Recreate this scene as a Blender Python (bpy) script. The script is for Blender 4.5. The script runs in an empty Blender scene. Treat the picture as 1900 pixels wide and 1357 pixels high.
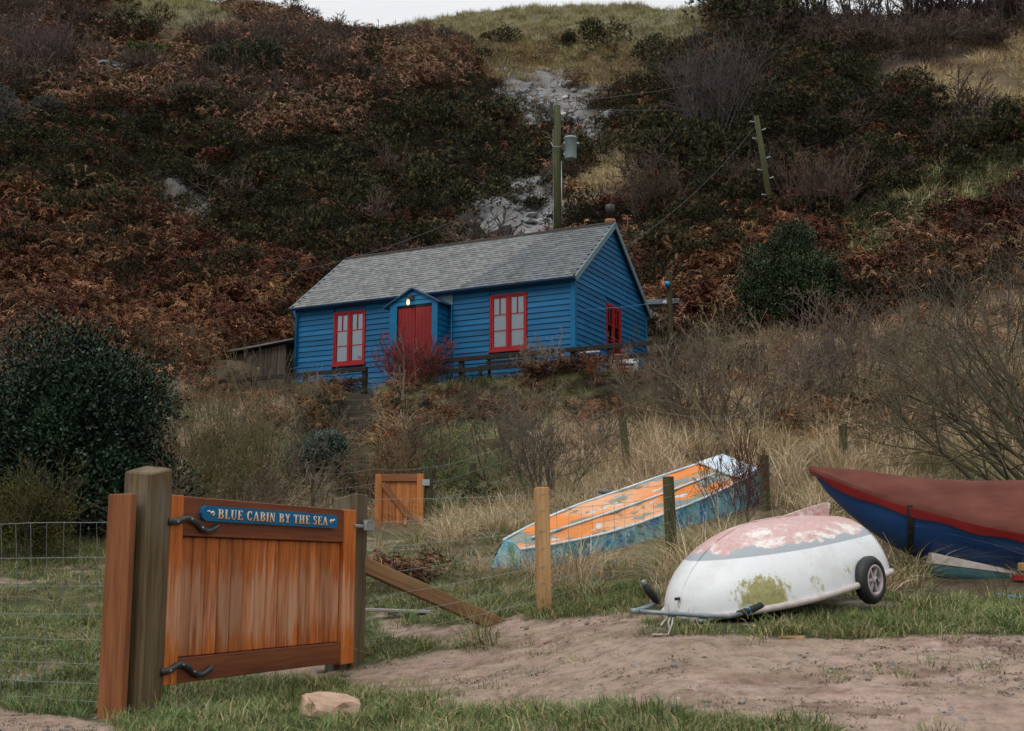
import bpy, math, random
import numpy as np
from mathutils import Vector, Matrix, Euler

random.seed(5)
rng = np.random.default_rng(11)
C = bpy.context.scene.collection
SC = bpy.context.scene
R = math.radians

# ------------------------------------------------------------------ camera, sky, sun, exposure
FPX, TH, ZC = 2300.0, R(9.4), 0.86
cam_d = bpy.data.cameras.new("camera")
cam = bpy.data.objects.new("camera", cam_d)
C.objects.link(cam)
cam.location = (0, 0, ZC)
cam.rotation_euler = (R(90) + TH, 0, 0)
cam_d.sensor_width = 36.0
cam_d.lens = FPX / 1900 * 36
cam_d.clip_start = 0.1
cam_d.clip_end = 2000
cam_d.dof.use_dof = True
cam_d.dof.focus_distance = 26.0
cam_d.dof.aperture_fstop = 7.0
SC.camera = cam

SUN_EL, SUN_AZ = R(52), R(-35)
world = bpy.data.worlds.new("World")
SC.world = world
world.use_nodes = True
wn, wl = world.node_tree.nodes, world.node_tree.links
wn.clear()
w_out = wn.new("ShaderNodeOutputWorld")
w_bg = wn.new("ShaderNodeBackground")
w_bg.inputs["Strength"].default_value = 0.1
w_sky = wn.new("ShaderNodeTexSky")
w_sky.sky_type = 'NISHITA'
w_sky.sun_disc = False
w_sky.sun_elevation = SUN_EL
w_sky.sun_rotation = math.pi + SUN_AZ
w_hs = wn.new("ShaderNodeHueSaturation")
w_hs.inputs["Saturation"].default_value = 0.35
wl.new(w_sky.outputs[0], w_hs.inputs["Color"])
w_tc = wn.new("ShaderNodeTexCoord")
w_noise = wn.new("ShaderNodeTexNoise")
w_noise.inputs["Scale"].default_value = 2.2
w_noise.inputs["Detail"].default_value = 6
w_map = wn.new("ShaderNodeMapping")
w_map.inputs["Scale"].default_value = (1, 1, 3)
wl.new(w_tc.outputs["Generated"], w_map.inputs["Vector"])
wl.new(w_map.outputs[0], w_noise.inputs["Vector"])
w_sep = wn.new("ShaderNodeSeparateXYZ")
wl.new(w_tc.outputs["Generated"], w_sep.inputs[0])
w_elev = wn.new("ShaderNodeMath"); w_elev.operation = 'MULTIPLY_ADD'; w_elev.use_clamp = False
w_max = wn.new("ShaderNodeMath"); w_max.operation = 'MAXIMUM'; w_max.inputs[1].default_value = 0
wl.new(w_sep.outputs["Z"], w_max.inputs[0])
wl.new(w_max.outputs[0], w_elev.inputs[0])
w_elev.inputs[1].default_value = 9.6      # overcast dome: brighter towards the zenith
w_elev.inputs[2].default_value = 4.1
w_var = wn.new("ShaderNodeMapRange")
w_var.inputs["From Min"].default_value = 0.3; w_var.inputs["From Max"].default_value = 0.7
w_var.inputs["To Min"].default_value = 0.9; w_var.inputs["To Max"].default_value = 1.06
wl.new(w_noise.outputs["Fac"], w_var.inputs["Value"])
w_mul = wn.new("ShaderNodeMath"); w_mul.operation = 'MULTIPLY'
wl.new(w_elev.outputs[0], w_mul.inputs[0]); wl.new(w_var.outputs[0], w_mul.inputs[1])
w_sc = wn.new("ShaderNodeVectorMath"); w_sc.operation = 'SCALE'
w_sc.inputs[0].default_value = (0.985, 1.0, 1.025)
wl.new(w_mul.outputs[0], w_sc.inputs["Scale"])
w_mix = wn.new("ShaderNodeMix"); w_mix.data_type = 'RGBA'
w_mix.inputs["Factor"].default_value = 0.92
wl.new(w_hs.outputs[0], w_mix.inputs["A"]); wl.new(w_sc.outputs[0], w_mix.inputs["B"])
wl.new(w_mix.outputs["Result"], w_bg.inputs["Color"])
wl.new(w_bg.outputs[0], w_out.inputs[0])

sun_d = bpy.data.lights.new("sun", 'SUN')
sun_d.energy = 1.2
sun_d.angle = R(25)
sun_d.color = (1.0, 0.97, 0.92)
sun = bpy.data.objects.new("sun", sun_d)
C.objects.link(sun)
sd = Vector((math.sin(SUN_AZ) * math.cos(SUN_EL), -math.cos(SUN_AZ) * math.cos(SUN_EL), math.sin(SUN_EL)))
sun.rotation_euler = sd.to_track_quat('Z', 'Y').to_euler()

SC.view_settings.view_transform = 'Standard'
SC.view_settings.look = 'None'
SC.view_settings.exposure = 0.14
SC.view_settings.gamma = 1.0
SC.view_settings.use_curve_mapping = False
SC.render.engine = 'CYCLES'
SC.cycles.max_bounces = 5
SC.cycles.diffuse_bounces = 2
SC.cycles.glossy_bounces = 2
SC.cycles.transparent_max_bounces = 8

# ------------------------------------------------------------------ numeric helpers
def at(px, py, Y):
    """world point on the sight line of photo pixel (px, py) at forward distance Y"""
    a = (px - 950) / FPX; b = (678.5 - py) / FPX
    dy = math.cos(TH) - b * math.sin(TH); dz = math.sin(TH) + b * math.cos(TH)
    return Vector((a * Y / dy, Y, ZC + dz * Y / dy))

def to_px(x, y, z):
    zz = z - ZC
    D = y * math.cos(TH) + zz * math.sin(TH); U = -y * math.sin(TH) + zz * math.cos(TH)
    return 950 + FPX * x / D, 678.5 - FPX * U / D

def _hash(ix, iy, s):
    h = (ix.astype(np.int64) * 374761393 + iy.astype(np.int64) * 668265263 + s * 1442695041) & 0x7fffffff
    h = ((h ^ (h >> 13)) * 1274126177) & 0x7fffffff
    return ((h ^ (h >> 16)) & 0xffff) / 65535.0

def vnoise(x, y, s=0):
    x = np.asarray(x, float); y = np.asarray(y, float)
    ix = np.floor(x); iy = np.floor(y); fx = x - ix; fy = y - iy
    fx = fx * fx * (3 - 2 * fx); fy = fy * fy * (3 - 2 * fy)
    a = _hash(ix, iy, s); b = _hash(ix + 1, iy, s); c = _hash(ix, iy + 1, s); d = _hash(ix + 1, iy + 1, s)
    return (a * (1 - fx) + b * fx) * (1 - fy) + (c * (1 - fx) + d * fx) * fy

def fbm(x, y, oct=4, s=0):
    x = np.asarray(x, float); y = np.asarray(y, float)
    v = 0; a = 0.5; t = 0
    for i in range(oct):
        v = v + a * vnoise(x * 2 ** i + 17.3 * i, y * 2 ** i - 9.1 * i, s + i); t += a; a *= 0.5
    return v / t            # 0..1

# ------------------------------------------------------------------ terrain heights (z by forward distance, for sight-line columns)
T_Y = [0, 5, 6.5, 7.6, 9, 10.5, 12, 14, 16, 18, 20, 22, 24, 26, 28, 30, 33, 36, 40, 48, 58, 68, 76, 82, 90, 110, 140]
T_C = {
 -600: [-.2, -.05, 0, .02, .12, .32, .6, 1.05, 1.5, 1.85, 2.3, 2.9, 3.6, 4.3, 5.0, 5.9, 7.4, 9.2, 12.0, 18, 26, 34, 40, 44, 48, 52, 52],
    0: [-.2, -.05, 0, 0, .08, .28, .55, 1.0, 1.5, 1.85, 2.2, 2.7, 3.3, 3.9, 4.5, 5.2, 6.6, 8.4, 11.2, 17, 24.6, 32.2, 37.8, 41.6, 45.5, 48.5, 49],
  300: [-.2, -.05, 0, 0, .06, .25, .5, .95, 1.4, 1.7, 2.0, 2.6, 3.3, 4.0, 4.6, 5.2, 6.4, 8.0, 10.8, 16.6, 24.2, 31.7, 37.0, 40.7, 44.5, 48.5, 49],
  450: [-.2, -.05, 0, 0, .05, .2, .45, .85, 1.25, 1.5, 1.8, 2.5, 3.4, 4.2, 4.8, 5.1, 6.2, 7.8, 10.6, 16.4, 23.8, 31.0, 36.2, 39.8, 43.2, 47.5, 48],
  620: [-.2, -.05, 0, 0, .04, .2, .48, .84, 1.05, 1.2, 1.4, 2.3, 3.3, 4.3, 5.0, 5.0, 5.6, 7.6, 10.8, 16.5, 23.6, 30.4, 35.0, 37.9, 40.8, 50.5, 52],
  780: [-.2, -.05, 0, .0, .06, .32, .6, .85, 1.05, 1.2, 1.46, 2.4, 3.4, 4.4, 4.95, 5.0, 5.4, 7.4, 10.8, 16.2, 23.0, 29.6, 33.6, 36.4, 40.0, 52.4, 53],
  950: [-.2, -.05, 0, .03, .15, .42, .62, .9, 1.2, 1.5, 1.9, 2.7, 3.6, 4.5, 4.98, 5.0, 5.4, 7.2, 10.6, 15.7, 22.2, 28.8, 32.9, 35.9, 39.8, 53.3, 54],
 1100: [-.2, -.05, .03, .15, .38, .55, .68, .98, 1.35, 1.75, 2.2, 2.9, 3.8, 4.6, 5.0, 5.1, 5.7, 7.4, 10.8, 15.9, 22.4, 29.0, 33.2, 36.4, 40.4, 53.7, 54],
 1250: [-.2, -.05, .08, .26, .50, .61, .75, 1.05, 1.5, 1.95, 2.5, 3.1, 3.9, 4.7, 5.15, 5.5, 6.6, 8.6, 11.7, 17.4, 24.4, 31.0, 36.0, 40.0, 43.5, 53.9, 54],
 1420: [-.2, -.05, .08, .26, .50, .61, .78, 1.15, 1.6, 2.15, 2.7, 3.4, 4.2, 4.9, 5.5, 6.2, 7.6, 9.4, 12.3, 18.4, 25.6, 32.0, 36.4, 39.2, 41.5, 44, 44],
 1600: [-.2, -.05, .08, .26, .48, .6, .8, 1.2, 1.7, 2.3, 2.9, 3.6, 4.3, 5.0, 5.7, 6.5, 8.0, 9.8, 12.6, 18.8, 26.0, 31.6, 34.8, 36.6, 38.2, 41, 41],
 1900: [-.2, -.05, .08, .26, .48, .6, .85, 1.3, 1.9, 2.6, 3.3, 4.1, 4.9, 5.7, 6.5, 7.4, 8.9, 10.7, 13.4, 19.4, 26.4, 32.4, 36.2, 38.6, 41.0, 44, 44],
 2600: [-.2, -.05, .05, .2, .42, .62, .9, 1.45, 2.1, 2.9, 3.8, 4.7, 5.6, 6.5, 7.4, 8.3, 9.9, 11.8, 14.5, 20.6, 28.0, 35, 39, 42, 45, 48, 48],
}
_ty = np.arange(0, 141, 0.5)
_tpx = np.arange(-600, 2601, 50)
_tab = np.array([np.interp(_ty, T_Y, T_C[k]) for k in sorted(T_C)])
_tab = np.array([np.interp(_tpx, sorted(T_C), _tab[:, j]) for j in range(len(_ty))])    # [Y, px]
def _sm(a, axis, n):
    k = np.hanning(2 * n + 1); k /= k.sum()
    pad = [(0, 0), (0, 0)]; pad[axis] = (n, n)
    return np.apply_along_axis(lambda v: np.convolve(v, k, 'valid'), axis, np.pad(a, pad, mode='edge'))
_s1 = _sm(_tab, 0, 2); _s2 = _sm(_tab, 0, 7)
_w = np.clip((_ty - 30) / 15, 0, 1)[:, None]
_tab = _sm(_s1 * (1 - _w) + _s2 * _w, 1, 3)

# cabin footprint frame (origin: front left corner, x along the front, y to the back)
CAB_YAW = 0.465
CAB_L, CAB_W, CAB_H, CAB_R = 7.692, 4.608, 2.4, 1.752
CEX = np.array([math.cos(CAB_YAW), -math.sin(CAB_YAW)]); CEY = np.array([math.sin(CAB_YAW), math.cos(CAB_YAW)])
CAB_O = np.array([1.406, 27.514]) - CEX * CAB_L
CAB_Z = 5.112

def hsmooth(x, y):
    x = np.asarray(x, float); y = np.asarray(y, float)
    yy = np.clip(y, 0, 139.9)
    px = 950 + FPX * x / np.maximum(yy, 5.0)
    px = np.clip(px, -599, 2599)
    fy = yy / 0.5; iy = np.floor(fy).astype(int); fy = fy - iy
    fx = (px + 600) / 50; ix = np.floor(fx).astype(int); fx = fx - ix
    return ((_tab[iy, ix] * (1 - fx) + _tab[iy, ix + 1] * fx) * (1 - fy) + (_tab[iy + 1, ix] * (1 - fx) + _tab[iy + 1, ix + 1] * fx) * fy)

def H(x, y):
    x = np.asarray(x, float); y = np.asarray(y, float)
    z = hsmooth(x, y)
    far = np.clip((y - 32) / 20, 0, 1); mid = np.clip((y - 12) / 8, 0, 1)
    z = z + (fbm(x / 9, y / 9, 4, 3) - 0.5) * 3.2 * far * np.clip((100 - y) / 20, .35, 1)
    z = z + (fbm(x / 2.2, y / 2.2, 3, 9) - 0.5) * (0.05 + 0.3 * mid + 0.45 * far)
    z = z + (fbm(x / 0.5, y / 0.5, 3, 21) - 0.5) * (0.055 + 0.06 * mid)
    lx = (x - CAB_O[0]) * CEX[0] + (y - CAB_O[1]) * CEX[1]; ly = (x - CAB_O[0]) * CEY[0] + (y - CAB_O[1]) * CEY[1]
    dx = np.maximum(np.maximum(-1.2 - lx, lx - CAB_L - 1.6), 0); dy = np.maximum(np.maximum(-1.25 - ly, ly - CAB_W - 0.8), 0)
    w = np.clip(1 - np.hypot(dx, dy) / 1.3, 0, 1); w = w * w * (3 - 2 * w)
    lowf = 5.0 - 0.1 * np.clip(-0.2 - ly, 0, 1)
    z = z * (1 - w) + lowf * w
    # the cut in the bank that holds the steps
    sx = -3.55 + (28.2 - y) * .125; sw_ = np.clip(1.6 - np.abs(x - sx) / .33, 0, 1) * ((y > 23.0) & (y < 28.4))
    return z * (1 - sw_) + np.minimum(z, 4.83 - .19 * (28.2 - y) / .42 - .10) * sw_

def HZ(x, y): return float(H(np.array([x]), np.array([y]))[0])

def ground(px, Y, dz=0.0):
    """world point on the terrain in the sight-line column px at forward distance Y"""
    x = (px - 950) / FPX * Y * 1.0
    for _ in range(3):
        z = HZ(x, Y); D = Y * math.cos(TH) + (z - ZC) * math.sin(TH); x = (px - 950) / FPX * D
    return Vector((x, Y, HZ(x, Y) + dz))

# ------------------------------------------------------------------ mesh helpers
class MB:
    def __init__(s): s.v = []; s.f = []
    def add(s, vs, fs):
        b = len(s.v); s.v += [tuple(v) for v in vs]; s.f += [tuple(i + b for i in f) for f in fs]; return s
    def box(s, x0, x1, y0, y1, z0, z1, M=None, ch=0.0):
        if ch > 0:     # chamfered along all edges: octagonal cross-sections by shrinking rings
            rings = []
            for (zz, k) in ((z0, ch), (z0 + ch, 0), (z1 - ch, 0), (z1, ch)):
                a0, a1, b0, b1 = x0 + k, x1 - k, y0 + k, y1 - k; c = ch
                rings.append([(a0 + c, b0, zz), (a1 - c, b0, zz), (a1, b0 + c, zz), (a1, b1 - c, zz), (a1 - c, b1, zz), (a0 + c, b1, zz), (a0, b1 - c, zz), (a0, b0 + c, zz)])
            vs = [p for r_ in rings for p in r_]; fs = []
            for i in range(3):
                for j in range(8):
                    k = (j + 1) % 8; fs.append((i * 8 + j, i * 8 + k, i * 8 + 8 + k, i * 8 + 8 + j))
            fs.append(tuple(range(7, -1, -1))); fs.append(tuple(range(24, 32)))
        else:
            vs = [(x0, y0, z0), (x1, y0, z0), (x1, y1, z0), (x0, y1, z0), (x0, y0, z1), (x1, y0, z1), (x1, y1, z1), (x0, y1, z1)]
            fs = [(0, 3, 2, 1), (4, 5, 6, 7), (0, 1, 5, 4), (1, 2, 6, 5), (2, 3, 7, 6), (3, 0, 4, 7)]
        if M is not None: vs = [M @ Vector(v) for v in vs]
        return s.add(vs, fs)
    def prism(s, poly, y0, y1):
        """polygon in xz pushed along y"""
        n = len(poly); vs = [(p[0], y0, p[1]) for p in poly] + [(p[0], y1, p[1]) for p in poly]
        fs = [tuple(range(n)), tuple(range(2 * n - 1, n - 1, -1))] + [(i, i + n, (i + 1) % n + n, (i + 1) % n) for i in range(n)]
        return s.add(vs, fs)
    def tube(s, pts, rad, n=8, cap=True):
        pts = [Vector(p) for p in pts]
        if not hasattr(rad, '__len__'): rad = [rad] * len(pts)
        vs = []; up = None
        for i, p in enumerate(pts):
            d = (pts[min(i + 1, len(pts) - 1)] - pts[max(i - 1, 0)]).normalized()
            if up is None:
                up = Vector((0, 0, 1)) if abs(d.z) < .9 else Vector((1, 0, 0))
            a = d.cross(up).normalized(); b = a.cross(d).normalized(); up = b
            for j in range(n):
                t = 2 * math.pi * j / n; vs.append(p + (a * math.cos(t) + b * math.sin(t)) * rad[i])
        fs = []
        for i in range(len(pts) - 1):
            for j in range(n):
                k = (j + 1) % n; fs.append((i * n + j, i * n + k, (i + 1) * n + k, (i + 1) * n + j))
        if cap: fs.append(tuple(range(n - 1, -1, -1))); fs.append(tuple(range((len(pts) - 1) * n, len(pts) * n)))
        return s.add(vs, fs)
    def lathe(s, prof, n=24, M=None):
        vs = [];
        for (r_, z) in prof:
            for j in range(n):
                t = 2 * math.pi * j / n; vs.append(Vector((r_ * math.cos(t), r_ * math.sin(t), z)))
        if M is not None: vs = [M @ v for v in vs]
        fs = []
        for i in range(len(prof) - 1):
            for j in range(n):
                k = (j + 1) % n; fs.append((i * n + j, i * n + k, (i + 1) * n + k, (i + 1) * n + j))
        return s.add(vs, fs)
    def build(s, name, mat, parent=None, smooth=False, loc=None, rot=None):
        me = bpy.data.meshes.new(name); me.from_pydata(s.v, [], s.f); me.update()
        if smooth: me.shade_smooth() if hasattr(me, 'shade_smooth') else None
        me.materials.append(mat)
        return link(name, me, parent, loc, rot)

def link(name, me, parent=None, loc=None, rot=None):
    o = bpy.data.objects.new(name, me); C.objects.link(o)
    if parent is not None: o.parent = parent
    if loc is not None: o.location = loc
    if rot is not None: o.rotation_euler = rot
    return o

def fast_mesh(name, V, F, mat, col=None, smooth=False):
    """V (n,3) F (m,k) arrays -> mesh; col (n,3) per-vertex colour"""
    me = bpy.data.meshes.new(name)
    V = np.asarray(V, np.float32); F = np.asarray(F, np.int32); m, k = F.shape
    me.vertices.add(len(V)); me.vertices.foreach_set("co", V.ravel())
    me.loops.add(m * k); me.loops.foreach_set("vertex_index", F.ravel())
    me.polygons.add(m); me.polygons.foreach_set("loop_start", np.arange(0, m * k, k, dtype=np.int32))
    try: me.polygons.foreach_set("loop_total", np.full(m, k, np.int32))
    except Exception: pass
    if smooth: me.polygons.foreach_set("use_smooth", np.ones(m, bool))
    me.update(calc_edges=True)
    if col is not None:
        a = me.attributes.new("col", 'FLOAT_COLOR', 'POINT')
        a.data.foreach_set("color", np.concatenate([np.asarray(col, np.float32), np.ones((len(V), 1), np.float32)], 1).ravel())
    me.materials.append(mat)
    return me

def thing(name, label, cat, loc=(0, 0, 0), rz=0, group=None, rot=None):
    o = bpy.data.objects.new(name, None); C.objects.link(o)
    o.empty_display_size = 0.2
    o.location = loc; o.rotation_euler = rot if rot is not None else (0, 0, rz)
    return tag(o, label, cat, group)

def tag(o, label=None, cat=None, group=None, kind=None):
    if label: o['label'] = label
    if cat: o['category'] = cat
    if group: o['group'] = group
    if kind: o['kind'] = kind
    return o

# ------------------------------------------------------------------ materials
def nmat(name):
    m = bpy.data.materials.new(name); m.use_nodes = True
    nt = m.node_tree; b = nt.nodes["Principled BSDF"]
    return m, nt.nodes, nt.links, b

def _ramp(n, l, fac, stops):
    r_ = n.new("ShaderNodeValToRGB"); e = r_.color_ramp.elements
    while len(e) < len(stops): e.new(0.5)
    for i, (p, c) in enumerate(stops): e[i].position = p; e[i].color = (*c, 1) if len(c) == 3 else c
    l.new(fac, r_.inputs[0]); return r_

def _noise(n, l, vec, scale, detail=4, rough=.55, stretch=None):
    t = n.new("ShaderNodeTexNoise"); t.inputs["Scale"].default_value = scale; t.inputs["Detail"].default_value = detail; t.inputs["Roughness"].default_value = rough
    if stretch:
        mp = n.new("ShaderNodeMapping"); mp.inputs["Scale"].default_value = stretch; l.new(vec, mp.inputs[0]); vec = mp.outputs[0]
    l.new(vec, t.inputs["Vector"]); return t

def _mix(n, l, fac, a, b, mode='MIX'):
    m = n.new("ShaderNodeMix"); m.data_type = 'RGBA'; m.blend_type = mode
    for s, v in (("Factor", fac), ("A", a), ("B", b)):
        sock = m.inputs[s]
        if hasattr(v, 'is_linked') or hasattr(v, 'node'): l.new(v, sock)
        elif isinstance(v, (int, float)): sock.default_value = v
        else: sock.default_value = (*v, 1)
    return m.outputs["Result"]

def _offset(n, l, amt=37.0):
    """object coordinates shifted per object so alike pieces differ"""
    tc = n.new("ShaderNodeTexCoord"); oi = n.new("ShaderNodeObjectInfo")
    sc = n.new("ShaderNodeVectorMath"); sc.operation = 'SCALE'; sc.inputs[0].default_value = (amt, amt * .7, amt * 1.3)
    l.new(oi.outputs["Random"], sc.inputs["Scale"])
    ad = n.new("ShaderNodeVectorMath"); ad.operation = 'ADD'
    l.new(tc.outputs["Object"], ad.inputs[0]); l.new(sc.outputs[0], ad.inputs[1])
    return ad.outputs[0], tc, oi

def _bump(n, l, b, h, strength=.3, dist=.01):
    bm = n.new("ShaderNodeBump"); bm.inputs["Strength"].default_value = strength; bm.inputs["Distance"].default_value = dist
    l.new(h, bm.inputs["Height"]); l.new(bm.outputs[0], b.inputs["Normal"])

def mottled(name, c1, c2, scale=6, rough=.6, stretch=None, bump=.25, dist=.004, spec=.5, metal=0, detail=5, c3=None, per_obj=0.0):
    m, n, l, b = nmat(name)
    vec, tc, oi = _offset(n, l)
    t = _noise(n, l, vec, scale, detail, .6, stretch)
    st = [(.3, c1), (.7, c2)] if c3 is None else [(.25, c1), (.5, c2), (.72, c3)]
    r_ = _ramp(n, l, t.outputs["Fac"], st)
    colr = r_.outputs[0]
    if per_obj:
        mr = n.new("ShaderNodeMapRange"); mr.inputs["To Min"].default_value = 1 - per_obj; mr.inputs["To Max"].default_value = 1 + per_obj
        l.new(oi.outputs["Random"], mr.inputs["Value"])
        hs = n.new("ShaderNodeHueSaturation"); l.new(mr.outputs[0], hs.inputs["Value"]); l.new(colr, hs.inputs["Color"]); colr = hs.outputs[0]
    l.new(colr, b.inputs["Base Color"])
    b.inputs["Roughness"].default_value = rough; b.inputs["Metallic"].default_value = metal
    b.inputs["Specular IOR Level"].default_value = spec
    if bump: _bump(n, l, b, t.outputs["Fac"], bump, dist)
    return m

def wood(name, dark, mid, pale, axis='z', scale=9, rough=.62, weather=None, per_obj=.15, spec=.35):
    """grain drawn along the axis; weather=(colour, centre height, half height, strength): a bloom of dry wood"""
    m, n, l, b = nmat(name)
    vec, tc, oi = _offset(n, l)
    st = {'z': (1, 1, .06), 'x': (.06, 1, 1), 'y': (1, .06, 1)}[axis]
    t = _noise(n, l, vec, scale, 6, .65, st)
    t2 = _noise(n, l, vec, scale * 5, 4, .6, st)
    r_ = _ramp(n, l, t.outputs["Fac"], [(.28, dark), (.5, mid), (.74, pale)])
    colr = _mix(n, l, .35, r_.outputs[0], _ramp(n, l, t2.outputs["Fac"], [(.35, dark), (.65, pale)]).outputs[0])
    if weather:
        wc, zc, zh, stg = weather
        sp = n.new("ShaderNodeSeparateXYZ"); l.new(tc.outputs["Object"], sp.inputs[0])
        nz = _noise(n, l, vec, 16, 4, .6, (1, 1, .10))
        s1 = n.new("ShaderNodeMath"); s1.operation = 'MULTIPLY_ADD'; s1.inputs[1].default_value = .75; l.new(nz.outputs["Fac"], s1.inputs[0]); l.new(sp.outputs["Z"], s1.inputs[2])
        d = n.new("ShaderNodeMath"); d.operation = 'SUBTRACT'; d.inputs[1].default_value = zc + .37; l.new(s1.outputs[0], d.inputs[0])
        ab = n.new("ShaderNodeMath"); ab.operation = 'ABSOLUTE'; l.new(d.outputs[0], ab.inputs[0])
        mr = n.new("ShaderNodeMapRange"); mr.interpolation_type = 'SMOOTHSTEP'
        mr.inputs["From Min"].default_value = zh; mr.inputs["From Max"].default_value = zh * .35
        mr.inputs["To Min"].default_value = 0; mr.inputs["To Max"].default_value = stg
        l.new(ab.outputs[0], mr.inputs["Value"])
        gr = n.new("ShaderNodeMath"); gr.operation = 'MULTIPLY'; l.new(mr.outputs[0], gr.inputs[0])
        g2 = n.new("ShaderNodeMapRange"); g2.inputs["From Min"].default_value = .40; g2.inputs["From Max"].default_value = .58; g2.inputs["To Min"].default_value = .22
        l.new(t.outputs["Fac"], g2.inputs["Value"]); l.new(g2.outputs[0], gr.inputs[1])
        colr = _mix(n, l, gr.outputs[0], colr, wc)
    mr = n.new("ShaderNodeMapRange"); mr.inputs["To Min"].default_value = 1 - per_obj; mr.inputs["To Max"].default_value = 1 + per_obj
    l.new(oi.outputs["Random"], mr.inputs["Value"])
    hs = n.new("ShaderNodeHueSaturation"); l.new(mr.outputs[0], hs.inputs["Value"]); l.new(colr, hs.inputs["Color"])
    l.new(hs.outputs[0], b.inputs["Base Color"])
    b.inputs["Roughness"].default_value = rough; b.inputs["Specular IOR Level"].default_value = spec
    _bump(n, l, b, t2.outputs["Fac"], .35, .002)
    return m

def leafmat(name, rough=.75, spec=.2, var=.3, hue=.02, trans=0):
    """colour from the mesh's own leaf colours, varied per plant"""
    m, n, l, b = nmat(name)
    at_ = n.new("ShaderNodeAttribute"); at_.attribute_name = "col"
    oi = n.new("ShaderNodeObjectInfo")
    geo = n.new("ShaderNodeNewGeometry")
    t = _noise(n, l, geo.outputs["Position"], .35, 3)
    mr = n.new("ShaderNodeMapRange"); mr.inputs["To Min"].default_value = 1 - var; mr.inputs["To Max"].default_value = 1 + var
    l.new(oi.outputs["Random"], mr.inputs["Value"])
    mh = n.new("ShaderNodeMapRange"); mh.inputs["From Min"].default_value = .3; mh.inputs["From Max"].default_value = .7; mh.inputs["To Min"].default_value = .5 - hue; mh.inputs["To Max"].default_value = .5 + hue
    l.new(t.outputs["Fac"], mh.inputs["Value"])
    hs = n.new("ShaderNodeHueSaturation"); l.new(at_.outputs["Color"], hs.inputs["Color"]); l.new(mr.outputs[0], hs.inputs["Value"]); l.new(mh.outputs[0], hs.inputs["Hue"])
    l.new(hs.outputs[0], b.inputs["Base Color"])
    b.inputs["Roughness"].default_value = rough; b.inputs["Specular IOR Level"].default_value = spec
    return m

M = {}
M['leaf'] = leafmat("leaf", var=.42)
M['gloss_leaf'] = leafmat("gloss_leaf", .5, .3, .1, .0)
M['dry'] = leafmat("dry_leaf", .8, .15, .28, .012)
M['twig'] = leafmat("twig", .8, .2, .15, .0)
M['grass'] = leafmat("grass_blade", .65, .3, .25, .02)
M['blue_paint'] = mottled("blue_paint", (.0025, .070, .165), (.004, .102, .235), 2.6, .5, (.4, 1, 1.2), .15, .002, .22, c3=(.010, .125, .265), per_obj=.16)
M['blue_trim'] = mottled("blue_trim", (.003, .105, .235), (.005, .13, .28), 4, .5, None, .08, .002, .22)
M['navy_gutter'] = mottled("navy_gutter", (.004, .035, .10), (.008, .06, .15), 4, .35, None, .1, .002, .5)
M['red_paint'] = mottled("red_paint", (.25, .010, .014), (.33, .016, .022), 5, .5, None, .1, .002, .25)
M['door_red'] = mottled("door_red", (.16, .013, .015), (.21, .019, .021), 4, .6, (1, 1, .3), .1, .002, .2)
M['black_wood'] = mottled("black_stained_wood", (.006, .005, .004), (.02, .015, .012), 14, .7, None, .3, .003, .3)
M['slate'] = mottled("slate_stone", (.055, .064, .068), (.088, .099, .105), 9, .6, None, .4, .004, .35, c3=(.125, .133, .133), per_obj=.3)
M['slate_stuff'] = mottled("slate_stone_far", (.085, .085, .08), (.14, .145, .145), 3.2, .6, None, .5, .006, .45, c3=(.23, .23, .22))
M['ridge'] = mottled("ridge_tile", (.02, .018, .014), (.06, .055, .045), 14, .85, None, .5, .01, .2)
M['lead'] = mottled("lead_sheet", (.10, .17, .20), (.14, .22, .25), 5, .5, None, .1, .002, .4)
M['terracotta'] = mottled("terracotta", (.24, .09, .04), (.34, .14, .07), 8, .8)
M['black_metal'] = mottled("black_metal", (.008, .008, .008), (.02, .02, .02), 20, .5, None, .2, .002)
M['iron'] = mottled("forged_iron", (.012, .013, .015), (.035, .038, .042), 25, .42, None, .5, .004, .5)
M['galv'] = mottled("galvanised_steel", (.28, .31, .32), (.42, .46, .48), 20, .42, None, .2, .002, .5, .6)
M['wire'] = mottled("wire", (.16, .19, .19), (.26, .29, .29), 30, .5, None, 0, 0, .5, .3)
M['cable'] = mottled("cable", (.012, .012, .012), (.03, .03, .03), 30, .6, None, 0)
M['white_plastic'] = mottled("white_plastic", (.55, .58, .6), (.68, .7, .72), 10, .4, None, .05)
M['blind'] = mottled("blind_cloth", (.42, .44, .45), (.58, .60, .61), 3, .9, (2, 1, .4), .2, .01, .1)
M['cedar'] = wood("cedar", (.13, .022, .004), (.38, .090, .012), (.60, .20, .036), 'z', 15, .5, ((.50, .31, .20), .47, .30, .68), .22)
M['cedar_h'] = wood("cedar_rail", (.06, .013, .005), (.14, .034, .010), (.24, .075, .024), 'x', 8, .5, None, .06)
M['cedar_new'] = wood("cedar_new", (.22, .06, .014), (.46, .155, .036), (.60, .24, .07), 'z', 8, .6, None, .12)
M['cedar_new_x'] = wood("cedar_new_rail", (.13, .045, .018), (.23, .085, .035), (.32, .13, .055), 'x', 8, .6, None, .12)
M['post_green'] = wood("weathered_post", (.035, .022, .009), (.11, .074, .033), (.21, .15, .08), 'z', 10, .8, ((.17, .155, .12), 1.25, .25, .6), .1)
M['board_orange'] = wood("tanalised_board", (.08, .022, .007), (.20, .066, .02), (.30, .12, .042), 'z', 10, .65, None, .05)
M['post_new'] = wood("new_post_wood", (.24, .13, .05), (.42, .24, .10), (.52, .33, .16), 'z', 8, .7, None, .05)
M['post_old'] = wood("old_mossy_post", (.018, .018, .008), (.055, .052, .022), (.10, .09, .045), 'z', 9, .9, None, .2)
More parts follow.
